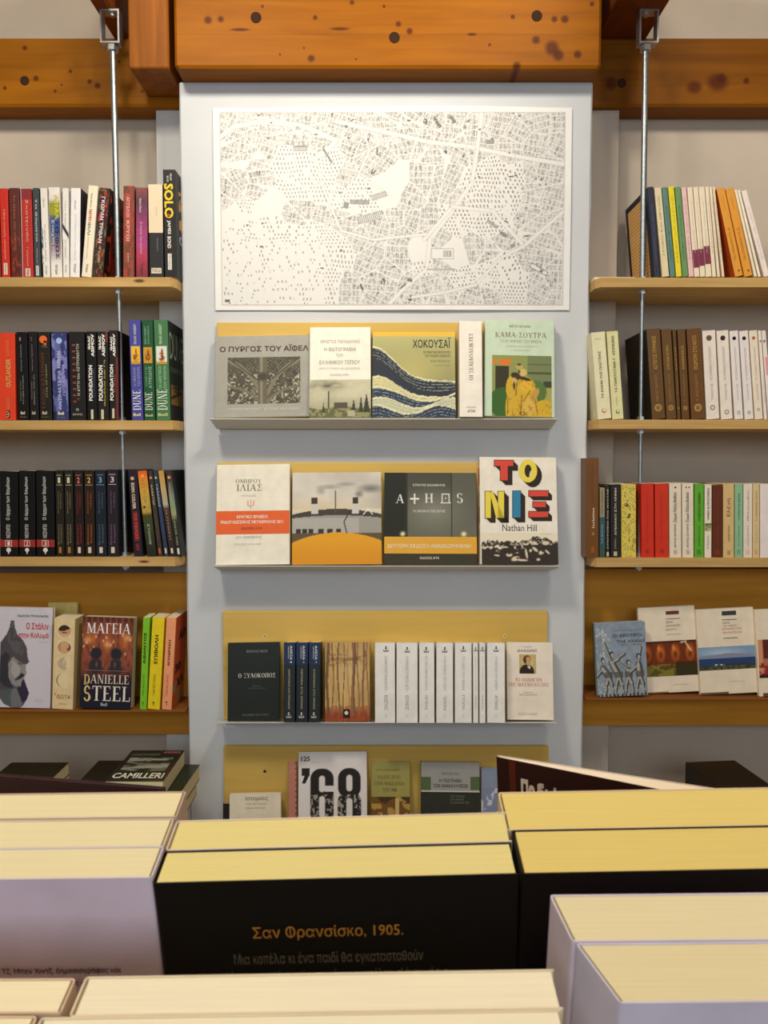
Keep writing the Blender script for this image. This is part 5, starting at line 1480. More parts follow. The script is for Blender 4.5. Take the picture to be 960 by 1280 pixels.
row(R3, 697.2, YB, [
    (732.2, 748.6, 732.2, 748.6, 572.5, (112, 68, 10), 'tallest spine on the lowest right shelf, brown and beside the pillar', [U('Isolation', .46, .66, .50, .70, (236, 222, 190), .01), U('α.', .5, .62, .74, .77, (236, 222, 190)), U('Γιάννης Ξανθούλης', .42, .58, .06, .44, (100, 60, 16)), B(.4, .66, .89, .95, (150, 84, 24))], {'Y': 1.704, 'd': .10}),
    (749.4, 756.4, 749.4, 756.4, 609.5, (150, 140, 110), 'thin grey-beige and teal book squeezed between the brown and black spines', [U('ΟΛΑ ΕΙΝΑΙ', .3, .6, .05, .38, (110, 70, 50)), PIC(p_bands((0, (60, 90, 90)), (.5, (50, 90, 104)), (1, (60, 80, 60))), 0, 1, .42, 1, 8, 30), U('ΤΟ ΚΥΜΑ', .3, .6, .52, .8, (170, 190, 190), lay=3)]),
    (757.2, 762, 757.2, 762, 606.5, (50, 46, 40), 'thin black spine with white letters, left of the wider black one', [U('ΣΥΝΤΡΟΦΟΙ ΤΗΣ ΝΥΧΤΑΣ', .3, .66, .05, .88, (220, 214, 190), .02), B(.2, .8, .92, .98, (200, 194, 170))]),
    (762.8, 775.8, 762.8, 775.6, 605.5, (42, 38, 36), 'black spine with white letters, left of the yellow one', [U('· ΑΠΕΝΑΝΤΙ ΣΤΗ ΛΙΜΝΗ', .40, .60, .05, .72, (226, 220, 200), .02), U('ΣΤΑΜΑΤΗΣ', .4, .56, .74, .88, (200, 196, 180)), B(.32, .66, .915, .975, (190, 184, 160))]),
    (776.4, 795.4, 776.4, 794.8, 605.2, (222, 202, 94), 'yellow spine covered with black scribbles and a round black blot', [PIC(p_script((222, 202, 94), (90, 76, 36), 26, 5), 0, 1, 0, .99, 26, 110), O(.32, .275, .13, (40, 34, 24), 2), O(.30, .27, .06, (222, 202, 94), 3), U('ΠΟΛΗ', .44, .62, .40, .46, (40, 34, 24), .05, 3), U('σαν ταξίδι', .46, .58, .55, .8, (170, 80, 40), 0, 3)]),
    (801.4, 818.4, 801.2, 817.4, 604.4, (206, 46, 16), 'plain scarlet spine right of the rod, first of a pair', [U('Η ΚΟΚΚΙΝΗ ΓΡΑΜΜΗ', .4, .52, .14, .8, (186, 38, 12)), U('ΚΕΔΡΟΣ', .3, .54, .88, .94, (130, 24, 12))]),
    (818.9, 836, 817.9, 836, 604.4, (208, 48, 16), 'plain scarlet spine, second of a pair, touching the white spines', [U('Η ΚΟΚΚΙΝΗ ΓΡΑΜΜΗ', .4, .52, .14, .8, (188, 40, 12)), U('ΚΕΔΡΟΣ', .38, .62, .88, .94, (130, 24, 12))]),
    (836.6, 852.4, 836.6, 851.8, 604.2, (234, 220, 196), 'cream-white spine with curly black title and a single dot at its top', [O(.5, .055, .08, (30, 26, 22)), U('Σώμα Πύλη-Βυθού', .30, .64, .12, .52, (70, 62, 54), .01), U('ΝΟΤΗΣ ΑΣΤΕΡΗΣ', .38, .54, .54, .86, (60, 54, 48), .01), U('ΚΕΔΡΟΣ', .34, .6, .89, .95, (150, 130, 110))]),
    (852.9, 867.4, 852.3, 867.2, 604, (234, 222, 200), 'cream-white spine with curly black title and two dots at its top', [O(.34, .055, .07, (90, 60, 40)), O(.60, .055, .07, (90, 60, 40)), U('Σώμα Πύλη-Βυθού', .30, .64, .12, .52, (70, 62, 54), .01), U('ΝΟΤΗΣ ΑΣΤΕΡΗΣ', .38, .54, .54, .86, (60, 54, 48), .01), U('ΚΕΔΡΟΣ', .34, .6, .89, .95, (120, 110, 96))]),
    (867.9, 880, 867.8, 880.2, 604.6, (96, 172, 44), 'bright green spine on the lowest right shelf', kds('Η ΜΕΓΑΛΗ ΧΙΜΑΙΡΑ', 'ΚΑΡΑΓΑΤΣΗΣ', (40, 90, 20))),
    (880.6, 889.6, 880.8, 890, 605.4, (236, 226, 206), 'narrow white spine with green leafy patch in its middle', [U('ΑΝΘΗ & ΜΥΣΤΗΡΙΟ', .34, .62, .05, .48, (60, 56, 50), .02), PIC(p_flecks((110, 130, 70), [(200, 200, 140), (70, 90, 40)], 8, .5, 2), 0, 1, .53, .63, 10, 14), U('ΣΤΕΛΛΑ', .36, .56, .70, .88, (100, 96, 90))]),
    (890.2, 903, 890.6, 903.2, 606, (98, 44, 20), 'dark reddish-brown spine between the narrow white and tan ones', kds('ΤΟ ΣΠΙΤΙ ΤΟΥ ΔΑΣΟΥΣ', 'ΑΝΔΡΕΑΣ', (146, 70, 34), (176, 80, 40))),
    (903.6, 918, 903.8, 918, 604.6, (216, 184, 126), 'tan spine with handwritten dark title, left of the mint one', [U('Ελένη', .3, .7, .20, .44, (110, 60, 40)), U('ΔΗΜΗΤΡΗΣ', .42, .6, .56, .78, (140, 80, 50)), U('ΚΕΔΡΟΣ', .38, .62, .9, .96, (110, 90, 60))]),
    (918.5, 928.6, 918.6, 928.8, 605, (142, 190, 150), 'mint green spine on the lowest right shelf', kds('ΤΟ ΘΑΥΜΑ ΤΗΣ ΑΝΟΙΞΗΣ', 'ΕΥΓΕΝΙΑ', (90, 140, 110))),
    (929.1, 940.6, 929.3, 940.8, 605, (234, 222, 204), 'white spine right of the mint one', kds('Φωνές', 'ΜΑΡΩ ΔΟΥΚΑ', (170, 150, 150), (226, 140, 110), .08)),
    (941.1, 949.4, 941.3, 949.6, 605, (220, 196, 144), 'narrow sand-coloured spine between two white ones', kds('Ο ΧΡΟΝΟΣ ΠΑΛΙ', 'ΖΩΗ', (180, 150, 100), (206, 120, 60), .1)),
    (950, 966, 950, 966, 605, (236, 224, 220), 'wide white spine cut by the right photo edge, lowest right shelf', [B(.7, .9, .9, .96, (230, 150, 130))]),
], depth=0.13)
# ------------------------------------------------------------------ books shown cover-out
def cover_book(spec, Y, lean, thick, col, label, group, prints=(), side='left', z=None, hard=False, left=(), pages=(228, 214, 180), cname='cover', **kw):
    xb0, xb1, xt0, xt1, yb, yt = spec
    M, w, h = frame_from(xb0, xb1, xt0, xt1, yb, yt, Y, lean)
    if z is not None:
        M = settle(M, w, thick, z)
    return book(M, w, thick, h, col, label, group, prints, side, pages=pages, hard=hard, left=left, conv=conv_px(M, w, h), cname=cname, **kw)


LB = math.radians(11)
YC = 1.680
# tray 1
g = 'books on the topmost pillar tray'
cover_book((267, 402, 268, 401, 522, 419.5), YC + .016, LB, .009, (158, 156, 146), 'wide grey book with a photograph of an iron tower lattice, topmost pillar tray', g, [
    T('Ο ΠΥΡΓΟΣ ΤΟΥ ΑΪΦΕΛ', 275, 385.5, 431, 439.5, (70, 48, 34), bold=.03), PIC(p_lattice, 284.5, 375.5, 446.5, 504.5, 118, 76),
    T('ΣΤΕΦΑΝΟΣ ΝΙΚΟΛΑΪΔΗΣ', 284, 326, 509.5, 512.5, (226, 214, 190)), T('ΦΩΤΟΓΡΑΦΙΕΣ ΑΛΚΗΣ ΞΑΝΘΑΚΗΣ', 330, 375, 509.5, 512.5, (226, 214, 190))])
cover_book((386.2, 464, 387, 463.4, 522, 409), YC, LB + .02, .011, (240, 236, 222), 'white book with a chimney landscape photograph on its lower half, topmost tray', g, [
    T('ΧΡΗΣΤΟΣ ΠΑΠΑΔΗΜΑΣ', 400, 450, 425, 429, (150, 146, 130)), T('Η ΦΩΤΟΓΡΑΦΙΑ', 405.5, 445, 434.5, 439, (120, 116, 104)), T('ΤΟΥ', 420, 429, 442.5, 446.5, (130, 126, 110)),
    T('ΕΛΛΗΝΙΚΟΥ ΤΟΠΙΟΥ', 399.5, 450, 450.5, 455.5, (120, 116, 104)), T('ΜΕΤΑΞΥ ΜΥΘΟΥ ΚΑΙ ΙΔΕΟΛΟΓΙΑΣ', 399, 450, 459.5, 462, (160, 156, 140)), T('ΕΚΔΟΣΕΙΣ ΑΓΡΑ', 413, 436, 467.5, 470, (150, 146, 130)),
    PIC(p_factory, 385, 465, 474.5, 523, 92, 58)])
cover_book((464.8, 570, 465.4, 569, 522, 415), YC + .003, LB, .012, (176, 172, 116), 'book with blue and cream rolling waves under an olive sky, topmost tray', g, [
    PIC(p_waves, 464, 571, 414, 523, 124, 124),
    T('ΧΟΚΟΥΣΑΪ', 516, 563, 422, 435, (44, 50, 56), bold=.02), T('ΟΙ ΠΡΑΓΜΑΤΙΚΟΤΗΤΕΣ', 529, 563, 439, 442, (86, 84, 60), bold=.02), T('ΤΟΥ ΠΛΟΙΟΥ ΜΟΝΤΟΥ', 531, 563, 443.5, 446.5, (86, 84, 60), bold=.02), T('Δήμος Φλωρεντιν', 538, 563, 450, 453, (90, 86, 60)), T('εκδόσεις άγρα', 543, 563, 456, 458, (120, 116, 80))])
# thick white spine
def spine_c(spec, Y, lean, d, col, label, group, prints, **kw):
    xb0, xb1, xt0, xt1, yb, yt = spec
    M, w, h = frame_from(xb0, xb1, xt0, xt1, yb, yt, Y, lean)
    return book(M, w, d, h, col, label, group, prints, 'front', **kw)


spine_c((574.5, 603.6, 573.0, 603.4, 521, 401.5), 1.662, LB, .062, (240, 234, 222), 'thick white book with its spine outward beside the mint cover, topmost tray', g,
        [U('ΟΙ ΣΕΛΙΔΟΔΕΙΚΤΕΣ', .42, .60, .13, .62, (110, 100, 90), 's'), T('ΕΚΔΟΣΕΙΣ', .3, .7, .895, .91, (150, 140, 130)), T('ΑΓΡΑ', .34, .68, .93, .955, (90, 84, 78), bold=.02)])
cover_book((605, 693.6, 604, 694.6, 521.5, 400.5), YC - .002, LB + .01, .012, (196, 216, 190), 'mint green book with a garden picture of two seated figures, topmost tray', g, [
    T('ΒΑΤΣΥΑΓΙΑΝΑ', 637, 663, 406.5, 409.5, (110, 110, 90)), T('ΚΑΜΑ-ΣΟΥΤΡΑ', 619, 683, 415.5, 422, (130, 112, 84), bold='s'), T('ΤΟ ΕΓΧΕΙΡΙΔΙΟ ΤΟΥ ΕΡΩΤΑ', 625, 677, 425, 428.5, (156, 150, 120)), T('μετάφραση από τα σανσκριτικά', 632, 672, 432, 434, (170, 170, 140)), T('εκδόσεις άγρα', 642, 662, 437, 439, (170, 170, 140)),
    PIC(p_garden, 615, 689.5, 444.5, 521.5, 84, 88)])

# tray 2
g = 'books on the second pillar tray'
cover_book((268.5, 362.6, 270.6, 362.4, 706.5, 580.5), YC, LB, .013, (240, 234, 216), 'cream book with an orange paper band, left end of the second tray', g, [
    T('ΟΜΗΡΟΥ', 295, 327, 599, 604, (120, 112, 100), bold='s'), T('ΙΛΙΑΣ', 296, 327, 605.5, 613.5, (120, 112, 100), bold='s'), T('ΡΑΨΩΔΙΕΣ', 302, 320, 618.5, 620.5, (190, 176, 160)), T('ψ', 309, 318, 624, 636, (226, 176, 160)),
    T('Δ.Ν. ΜΑΡΩΝΙΤΗΣ', 295, 327, 670, 673, (150, 146, 136)), T('ΕΚΔΟΣΕΙΣ ΑΓΡΑ 2009', 293, 326, 679, 681.5, (180, 176, 166)),
    B(268.4, 363, 638.5, 667.5, (232, 96, 22), 2), T('ΚΡΑΤΙΚΟ ΒΡΑΒΕΙΟ', 296, 335, 644, 648, (246, 234, 220), bold=.03, lay=3), T('ΕΝΔΟΓΛΩΣΣΙΚΗΣ ΜΕΤΑΦΡΑΣΗΣ 2011', 276, 354, 650.5, 654.5, (246, 234, 220), bold=.03, lay=3), T('ΕΚΔΟΣΕΙΣ ΑΓΡΑ', 302, 328, 659, 662, (130, 50, 20), bold=.02, lay=3)])
cover_book((364.4, 477.8, 364.8, 477.2, 706, 590.5), YC + .004, LB, .010, (206, 200, 190), 'book with a photograph of a ship with two funnels above a yellow curve', g, [PIC(p_ferry, 363, 479, 590, 707, 130, 130)])
cover_book((479.6, 597, 479.6, 596, 706, 591), YC + .018, LB, .008, (92, 92, 80), 'dark olive-grey book with white title and a yellow band, second tray', g, [
    PIC(p_chamber, 479, 598, 590, 707, 90, 90), T('ΣΤΡΑΤΗΣ ΚΑΛΑΦΑΤΗΣ', 516, 556.5, 605, 608, (226, 224, 214), bold=.02),
    T('A', 494.5, 505, 618, 629, (232, 230, 222), bold='s'), T('+', 512.5, 524, 617, 630, (232, 230, 222)), T('H', 531, 541.5, 617, 628.5, (232, 230, 222), bold='s'), B(552, 562, 617, 628.5, (232, 230, 222), 2), B(553.3, 560.7, 618.3, 628.5, (104, 104, 92), 2.6), B(556.3, 557.7, 622, 624, (232, 230, 222), 3), B(550.5, 563.5, 628, 629.3, (232, 230, 222), 2.8), T('S', 571, 578.5, 616.5, 629, (232, 230, 222), bold='s'),
    T('ΤΑ ΧΡΩΜΑΤΑ ΤΗΣ ΠΙΣΤΗΣ', 516, 556.5, 637.5, 640.5, (226, 224, 214), bold=.02), B(479, 598, 671, 692, (226, 168, 36), 2.2), T('ΔΕΥΤΕΡΗ ΕΚΔΟΣΗ ΑΝΑΘΕΩΡΗΜΕΝΗ', 484, 588.5, 680, 685, (238, 226, 196), bold=.02, lay=3.2), T('ΕΚΔΟΣΕΙΣ ΑΓΡΑ', 525, 549, 696, 699, (226, 220, 200), bold=.02, lay=3)])
RD, YE, BL_, SHd = (218, 64, 40), (236, 214, 66), (26, 128, 170), (48, 34, 24)
nix = []


def block(polys, c, n=6):
    """a block letter with a solid shadow running down to the right"""
    for q in polys:
        for k in range(n + 1):
            nix.append(('G', [(x + k, y + k) for x, y in q], SHd, 2 + k * .03))
        cx = sum(x for x, y in q) / len(q); cy = sum(y for x, y in q) / len(q)
        nix.append(('G', [(x + (.8 if x > cx else -.8), y + (.8 if y > cy else -.8)) for x, y in q], SHd, 3))
    for q in polys:
        nix.append(('G', q, c, 3.6))


R_ = lambda x0, x1, y0, y1: [(x0, y1), (x1, y1), (x1, y0), (x0, y0)]
block([R_(618, 641.5, 575.5, 582.5), R_(625.5, 634.5, 582, 600.5)], RD)
ring = []
for k in range(20):
    a0, a1 = 2 * math.pi * k / 20, 2 * math.pi * (k + 1) / 20
    ring.append([(660 + 11.4 * math.cos(t), 588.8 - 14.4 * math.sin(t)) for t in (a0, a1)] + [(660 + 4.4 * math.cos(t), 588.8 - 8.0 * math.sin(t)) for t in (a1, a0)])
for q in ring:
    nix += [('G', [(x + k, y + k) for x, y in q], SHd, 2 + k * .03) for k in range(7)] + [('G', q, YE, 3.6)]
block([R_(606.5, 613.5, 614.5, 647.5), R_(622.5, 630, 614.5, 647.5), [(612, 614.5), (620, 647.5), (630, 647.5), (616, 614.5)][::-1]], YE)
block([R_(641, 650.5, 614, 647)], BL_)
block([R_(661, 685, 613.5, 620.5), R_(666, 682, 627.5, 634), R_(661, 685, 639.5, 646.5)], RD, 5)
cover_book((600, 698.5, 598.5, 695.6, 706, 571.5), YC - .006, LB + .01, .022, (240, 232, 216), 'large cream book with huge red, yellow and blue letters, right end of the second tray', g,
           nix + [T('Nathan Hill', 628, 671, 655.5, 664, (50, 50, 50)), T('μυθιστόρημα', 675, 689, 667, 668.5, (150, 146, 140)), PIC(p_crowd, 602, 699, 666, 706.5, 112, 52)],
           left=[B(0, 1, 0, 1, (226, 206, 206)), B(.2, .9, .1, .26, (200, 40, 90)), B(.3, .7, .32, .44, (96, 96, 120)), B(.2, .9, .46, .62, (150, 40, 80)), B(.3, .6, .68, .9, (170, 170, 170))])

# tray 3
g = 'books on the third pillar tray'
cover_book((282.5, 351, 284.6, 349.6, 901.5, 803), YC + .012, LB, .012, (30, 34, 28), 'black cover with thin white title at the left end of the third tray', g, [
    T('ΒΑΣΙΛΗΣ ΘΕΟΣ', 308.5, 334.5, 812.5, 815.5, (150, 152, 140)), T('Ο ΞΥΛΟΚΟΠΟΣ', 298, 344, 841.5, 847, (226, 226, 214), bold='s'), T('ΕΝΑ ΔΙΗΓΗΜΑ', 316, 326, 856.5, 858.5, (96, 100, 88)), T('ΜΕ ΕΙΚΟΝΕΣ ΤΟΥ ΔΑΣΟΥΣ', 310, 332, 859.5, 861, (96, 100, 88)), T('ΕΚΔΟΣΕΙΣ ΤΗΣ ΑΓΡΑΣ', 303, 336, 892.5, 894.5, (120, 124, 108))])


def anchor(c):
    """small anchor sign at the foot or head of a spine, drawn with circles and bars"""
    def mk(cx, cy, r, asp):
        return [B(cx - r * .12, cx + r * .12, cy - r * 1.0 * asp, cy + r * .8 * asp, c, 2), O(cx, cy - r * asp, r * .32, c, 2), B(cx - r * .5, cx + r * .5, cy - r * .5 * asp, cy - r * .28 * asp, c, 2),
                B(cx - r * .95, cx + r * .95, cy + r * .55 * asp, cy + r * .85 * asp, c, 2), B(cx - r, cx - r * .7, cy + r * .1 * asp, cy + r * .6 * asp, c, 2), B(cx + r * .7, cx + r, cy + r * .1 * asp, cy + r * .6 * asp, c, 2)]
    return mk


for k, (a, b, c, d) in enumerate(((354.2, 368.8, 354.8, 369.2), (370, 384.6, 370.2, 385.2), (385.6, 400, 386, 400.4))):
    spine_c((a, b, c, d, 902.6, 803), 1.650, LB, .075, (32, 38, 42), 'black spine with dark blue top, %s of three on the third tray' % ('first', 'second', 'third')[k], g,
            [B(0, 1, 0, .28, (32, 50, 84)), D('ΑΛΕΞΑ', .54, .74, .04, .22, (226, 226, 220), .04), B(.38, .42, .05, .21, (200, 200, 200), 2), T(str(1 + k), .55, .72, .24, .26, (200, 200, 200)), D(('ΜΟΝΤΕΣΚΙΟ ΚΑΙ ΠΡΟΟΔΟΣ', 'ΠΕΡΣΙΚΑ ΣΤΟ ΧΡΟΝΟ', 'ΣΥΝΟΜΙΛΙΑ ΣΤΟ ΧΡΟΝΟ')[k], .40, .56, .34, .84, (190, 180, 140), .01)] + anchor((206, 206, 190))(.46, .92, .22, .15))
cover_book((405.5, 463.5, 406, 462, 902, 803), YC, LB, .022, (190, 150, 96), 'book with a photograph of golden autumn woods, third tray', g, [
    PIC(p_forest, 405, 464, 802, 903, 72, 110), T('ΝΙΚΟΣ ΒΟΛΤΑΣ', 412, 433, 817, 820, (110, 80, 50)), T('ΧΩΡΙΣ ΤΑ ΒΗΜΑΤΑ ΜΟΥ', 411, 452, 822, 826, (90, 60, 36), bold=.01), B(429, 437.5, 886.5, 897.5, (30, 26, 22), 2), O(433, 891, 2.4, (226, 220, 206), 3)], side='left')
WS = (238, 236, 230)
lst = [(468.6, 494.2, 468.2, 494, .55, 'ΕΛΛΗΝΙΚΟ ΜΥΘΙΣΤΟΡΗΜΑ ΚΑΙ ΠΕΖΑ', 'widest-set first white spine with an anchor, right of the autumn woods cover'),
       (495.4, 522.4, 495.4, 522.4, .5, 'Η ΜΑΡΙΑ ΑΝΤΟΥΑΝΕΤΑ ΛΙΑΤΗ', 'second white anchor spine, wide, from the autumn woods cover'),
       (524, 543.4, 524, 543, .46, 'ΕΣΤΙΕΣ ΑΝΤΙΣΤΑΣΗΣ', 'third white anchor spine from the autumn woods cover'),
       (545.4, 566.6, 545, 567, .5, 'Η ΚΑΙ ΦΟΡΕΙΣ ΤΟΥ ΧΘΕΣ', 'fourth white anchor spine, right of the dark gap'),
       (568.6, 589.8, 568.4, 590, .5, 'ΤΟ ΜΑΤΙ ΤΟΥ ΒΟΡΙΑ', 'fifth white anchor spine from the autumn woods cover'),
       (591.6, 598, 590.8, 598, .5, 'ΔΕΚΑ ΛΟΓΙΑ', 'thinnest white anchor spine, left one of the narrow pair'),
       (599.6, 607, 598.8, 607, .5, 'Η ΣΥΝΤΡΟΦΟΣ', 'narrow white anchor spine, right one of the narrow pair'),
       (609, 631.6, 608.2, 632, .5, 'ΤΟ ΦΕΓΓΑΡΙ ΤΟΥ ΣΤΙΝΟΥ', 'last white anchor spine, beside the cover with an oval-faced portrait')]
for i, (a, b, c, d, ax, tt, lab) in enumerate(lst):
    ww = b - a; r = min(.17, 3.2 / ww * 1.0)
    if ww < 9:
        r = .34
    yy = .085 + (.01 if i in (1, 2, 3) else 0)
    spine_c((a, b, c, d, 903.6, 803.4), 1.648 + .001 * (i % 2), LB, .075, WS, lab, g,
            [D(tt, ax - .07, ax + .07, .17, .60, (176, 172, 168)), D(('ΚΩΣΤΑΣ', 'ΙΟΥΛΙΟΣ', 'ΠΕΤΡΟΣ', 'ΖΕΡΟΜ', 'ΓΟΥΙΛ', 'ΒΕΡΝ', 'ΒΕΡΝ', 'ΑΓΓΕΛΟΣ')[i], ax - .08, ax + .08, .66, .84, (140, 120, 120)), T('12', ax - .06, ax + .06, .90, .93, (190, 180, 180))] + anchor((44, 44, 50))(ax, yy, r, ww / 100.0 * 1.0))
cover_book((633.4, 693, 633, 690.8, 900, 803), YC + .004, LB, .014, (240, 228, 210), 'cream book with a small brown portrait, right end of the third tray', g, [
    T('ΟΥΙΛΙΑΜ', 654, 664, 807.5, 809.5, (170, 150, 130)), T('ΘΑΚΕΡΕΪ', 646.5, 671, 811, 815, (140, 116, 96), bold=.01), PIC(p_portrait, 649, 670, 818, 842, 40, 46),
    T('ΤΟ ΠΑΝΗΓΥΡΙ', 644, 677, 847.5, 852, (190, 100, 76), bold='s'), T('ΤΗΣ ΜΑΤΑΙΟΔΟΞΙΑΣ', 635.5, 686, 853.5, 858, (190, 100, 76), bold='s'), T('μετάφραση', 654, 666, 864.5, 866.5, (160, 140, 124)), T('ΝΙΚΟΣ ΔΗΜΗΤΡΙΟΥ', 649, 672, 867.5, 869.5, (160, 140, 124)), T('ΕΚΔΟΣΕΙΣ ΤΟΥ ΑΝΕΜΟΥ', 648, 672, 891, 894, (190, 170, 150))])

# tray 4
g = 'books on the lowest pillar tray'
cover_book((277, 351, 277, 353, 1090, 1004), YC + .016, LB, .010, (40, 36, 34), 'black book hidden behind the small white one on the lowest tray', g)
cover_book((286, 351.5, 285, 352.6, 1090, 992), YC, LB, .012, (240, 230, 206), 'small cream-white book with a handwritten title, left end of the lowest tray', g, [
    T('Ιστορίες', 307, 335, 995, 1001.5, (80, 70, 54)), T('ΤΗΣ ΓΕΙΤΟΝΙΑΣ', 307, 333, 1003.8, 1006, (160, 150, 130)), T('ΕΚΔΟΣΕΙΣ', 307, 332, 1009, 1011, (160, 150, 130))])
SX = ((62, 54, 50), (96, 84, 72))
cover_book((372, 459.5, 371, 460.6, 1090, 939.5), YC + .0, LB, .014, (238, 232, 230), 'white book with giant black numerals, lowest tray', g, [
    T('125', 376.5, 387.5, 945.5, 951.5, (40, 36, 34), bold=.03, lay=3), T('ΗΜΕΡΕΣ ΠΟΥ ΑΛΛΑΞΑΝ', 389, 400, 952, 953, (170, 160, 160), lay=3),
    ][:2] + [PIC(p_numerals, 371.3, 460.2, 940.5, 1089, 120, 200)],
    side='left', pages=(214, 170, 150))
cover_book((360.5, 371, 360, 370.6, 1090, 952), YC + .004, LB, .010, (196, 130, 110), 'pinkish spine with dark ticks peeking out left of the big numerals', g, [B(369, 371, 953 + 7 * k, 955 + 7 * k, (120, 60, 60)) for k in range(12)])
cover_book((463.5, 512.6, 463, 513.6, 1090, 952.5), YC + .002, LB, .012, (164, 158, 84), 'olive-yellow book with brown title, lowest tray', g, [
    PIC(p_flecks((120, 84, 40), [(196, 160, 80), (70, 50, 24)], 8, .52, 3), 463, 514, 996, 1089, 40, 60), B(494, 499, 998, 1089, (214, 186, 110), 2), T('ΟΛΓΑ ΜΠΑΚΟΜΑΡΟΥ', 470, 500, 961, 963.5, (120, 96, 50)),
    T('ΧΑΛΑΣΤΡΑΣ', 472, 501, 969, 973.5, (120, 76, 36), bold='s'), T('ΣΤΗΝ ΜΑΚΕΔΟΝΙΑ', 468, 506, 977, 981.5, (120, 76, 36), bold='s'), T('ΤΟΥ 1908', 478.5, 496, 985, 989.5, (120, 76, 36), bold=.01)])
cover_book((525.4, 600, 525, 600.8, 1090, 953), YC, LB, .014, (52, 54, 46), 'grey and black book with green patches and white title, lowest tray', g, [
    B(525, 601, 953, 989, (160, 160, 156)), B(526, 538.5, 971, 987.5, (84, 104, 62), 2), B(588, 600.5, 971, 987.5, (84, 104, 62), 2), B(525, 601, 988.3, 990, (210, 206, 200), 2), T('ΤΑΚΗΣ ΚΑΤΣΟΣ', 551, 574, 965.5, 968.5, (80, 76, 72)),
    T('Η ΓΕΩΓΡΑΦΙΑ', 549, 577, 973.5, 978, (54, 46, 44), bold=.02), T('ΤΩΝ ΑΝΑΚΑΛΥΨΕΩΝ', 541.5, 584.5, 980, 984.5, (54, 46, 44), bold=.02), T('ΣΤΑ ΤΑΞΙΔΙΑ', 563, 581, 994, 996.5, (140, 140, 120)), T('ΣΤΑ ΝΗΣΙΑ', 563, 580, 998, 1000.5, (140, 140, 120)), T('ΣΤΗ ΘΑΛΑΣΣΑ ΤΩΝ', 563, 586, 1002, 1004.5, (140, 140, 120))])
cover_book((601.6, 622, 601.4, 622, 1090, 960), YC + .004, LB, .010, (140, 150, 172), 'pale blue cloudy book at the right end of the lowest tray, beside the maroon flap', g, [PIC(p_flecks((134, 144, 170), [(214, 218, 226)], 6, .54, 3), 601, 622, 985, 1089, 24, 60)])

# side ledge, left
g = 'books on the left side ledge'
YQ = 1.744; LQ = math.radians(4)
yl4 = 888.0
cover_book((-14, 63.6, -10, 66.4, yl4 - 1, 761), YQ, LQ, .014, (208, 204, 214), 'lilac-white book with a grey figure in a pointed helmet, at the left photo edge', g, [
    PIC(p_helmet, -6, 60, 772, 887, 84, 130), T('Δημήτρης Μπελεσιώτης', 22, 61, 768, 772, (60, 56, 66), bold=.01), T('Ο Στάλιν', 33, 61, 778.5, 787, (196, 40, 50), bold=.04), T('στην Κολυμά', 23, 61, 790.5, 799, (196, 40, 50), bold=.04), T('μυθιστόρημα', 48, 60, 801.5, 803.5, (150, 146, 160)), T('Κέδρος', 44, 54, 873, 879, (206, 170, 176))], z=LEDGE4['l'])
def side_book(spec, d, col, label, prints, Y=1.738, **kw):
    xb0, xb1, xt0, xt1, yt = spec
    M, w, h = frame_from(xb0, xb1, xt0, xt1, yl4 - 1, yt, Y, 0.0); M = settle(M, w, d, LEDGE4['l'])
    return book(M, w, d, h, col, label, g, prints, 'front', **kw)


M, w, h = frame_from(63.8, 92, 67.4, 94, yl4 - 1, 773.5, 1.738); M = settle(M, w, .062, LEDGE4['l'])
book(M, w, .062, h, (232, 208, 158), 'thick cream book whose spine shows four small moon-like faces', g, [
    PIC(p_moonface(0), .20, .84, .065, .205, 24, 24), PIC(p_moonface(1), .20, .84, .24, .39, 24, 24), PIC(p_moonface(2), .20, .84, .42, .57, 24, 24), PIC(p_moonface(3), .16, .74, .60, .76, 24, 24),
    T('ΦΩΤΑ', .22, .88, .84, .885, (150, 60, 60)), T('"', .12, .18, .825, .85, (150, 60, 60)), T('Κέδρος', .34, .72, .935, .95, (110, 96, 80))], 'front', right=[B(0, 1, 0, 1, (220, 196, 140))])
cover_book((99.4, 163.6, 103.4, 168, yl4 - 1, 772), YQ - .01, LQ, .030, (40, 34, 40), 'dark book with a candlelit red hall and big cream letters, left side ledge', g, [
    PIC(p_hall, 98, 169, 771, 888, 78, 126), T('ΜΑΓΕΙΑ', 109, 163.5, 779, 792, (236, 232, 230), bold='s'), B(104, 161, 838, 838.6, (150, 110, 90), 2), T('DANIELLE', 105, 161, 843.5, 854.5, (226, 210, 190), bold='s'), T('D', 105, 112.5, 843.5, 855.5, (226, 190, 110), bold='s', lay=2.5), T('STEEL', 105, 162.5, 857.5, 876.5, (236, 226, 210), bold='s'), T('S', 105, 113.5, 857.5, 876.5, (230, 196, 120), bold='s', lay=2.5), T('Bell', 126, 134, 878.5, 882.5, (190, 190, 200), bold=.03)], side='left', pages=(214, 196, 160), z=LEDGE4['l'])
side_book((174.4, 183, 178.2, 188, 772), .055, (128, 200, 44), 'lime green spine, leftmost of three bright ones on the left ledge', [U('ΑΦΑΝΤΟΣ', .26, .62, .16, .50, (30, 40, 16), .04), U('ΓΙΑΝ ΝΙΣΤΡΟΜ', .34, .56, .62, .85, (70, 110, 40)), T('Ζ', .3, .62, .92, .955, (40, 60, 20), bold=.04)])
side_book((184.2, 199.6, 190, 206.4, 772), .055, (238, 212, 30), 'bright yellow spine, middle one of three bright ones on the left ledge', [U('ΕΠΙΒΟΛΗ', .32, .60, .19, .50, (40, 34, 16), .04), U('ΓΙΑΝ ΝΙΣΤΡΟΜ', .34, .56, .62, .85, (150, 124, 30)), T('Ζ', .32, .56, .92, .955, (40, 34, 16), bold=.04)])
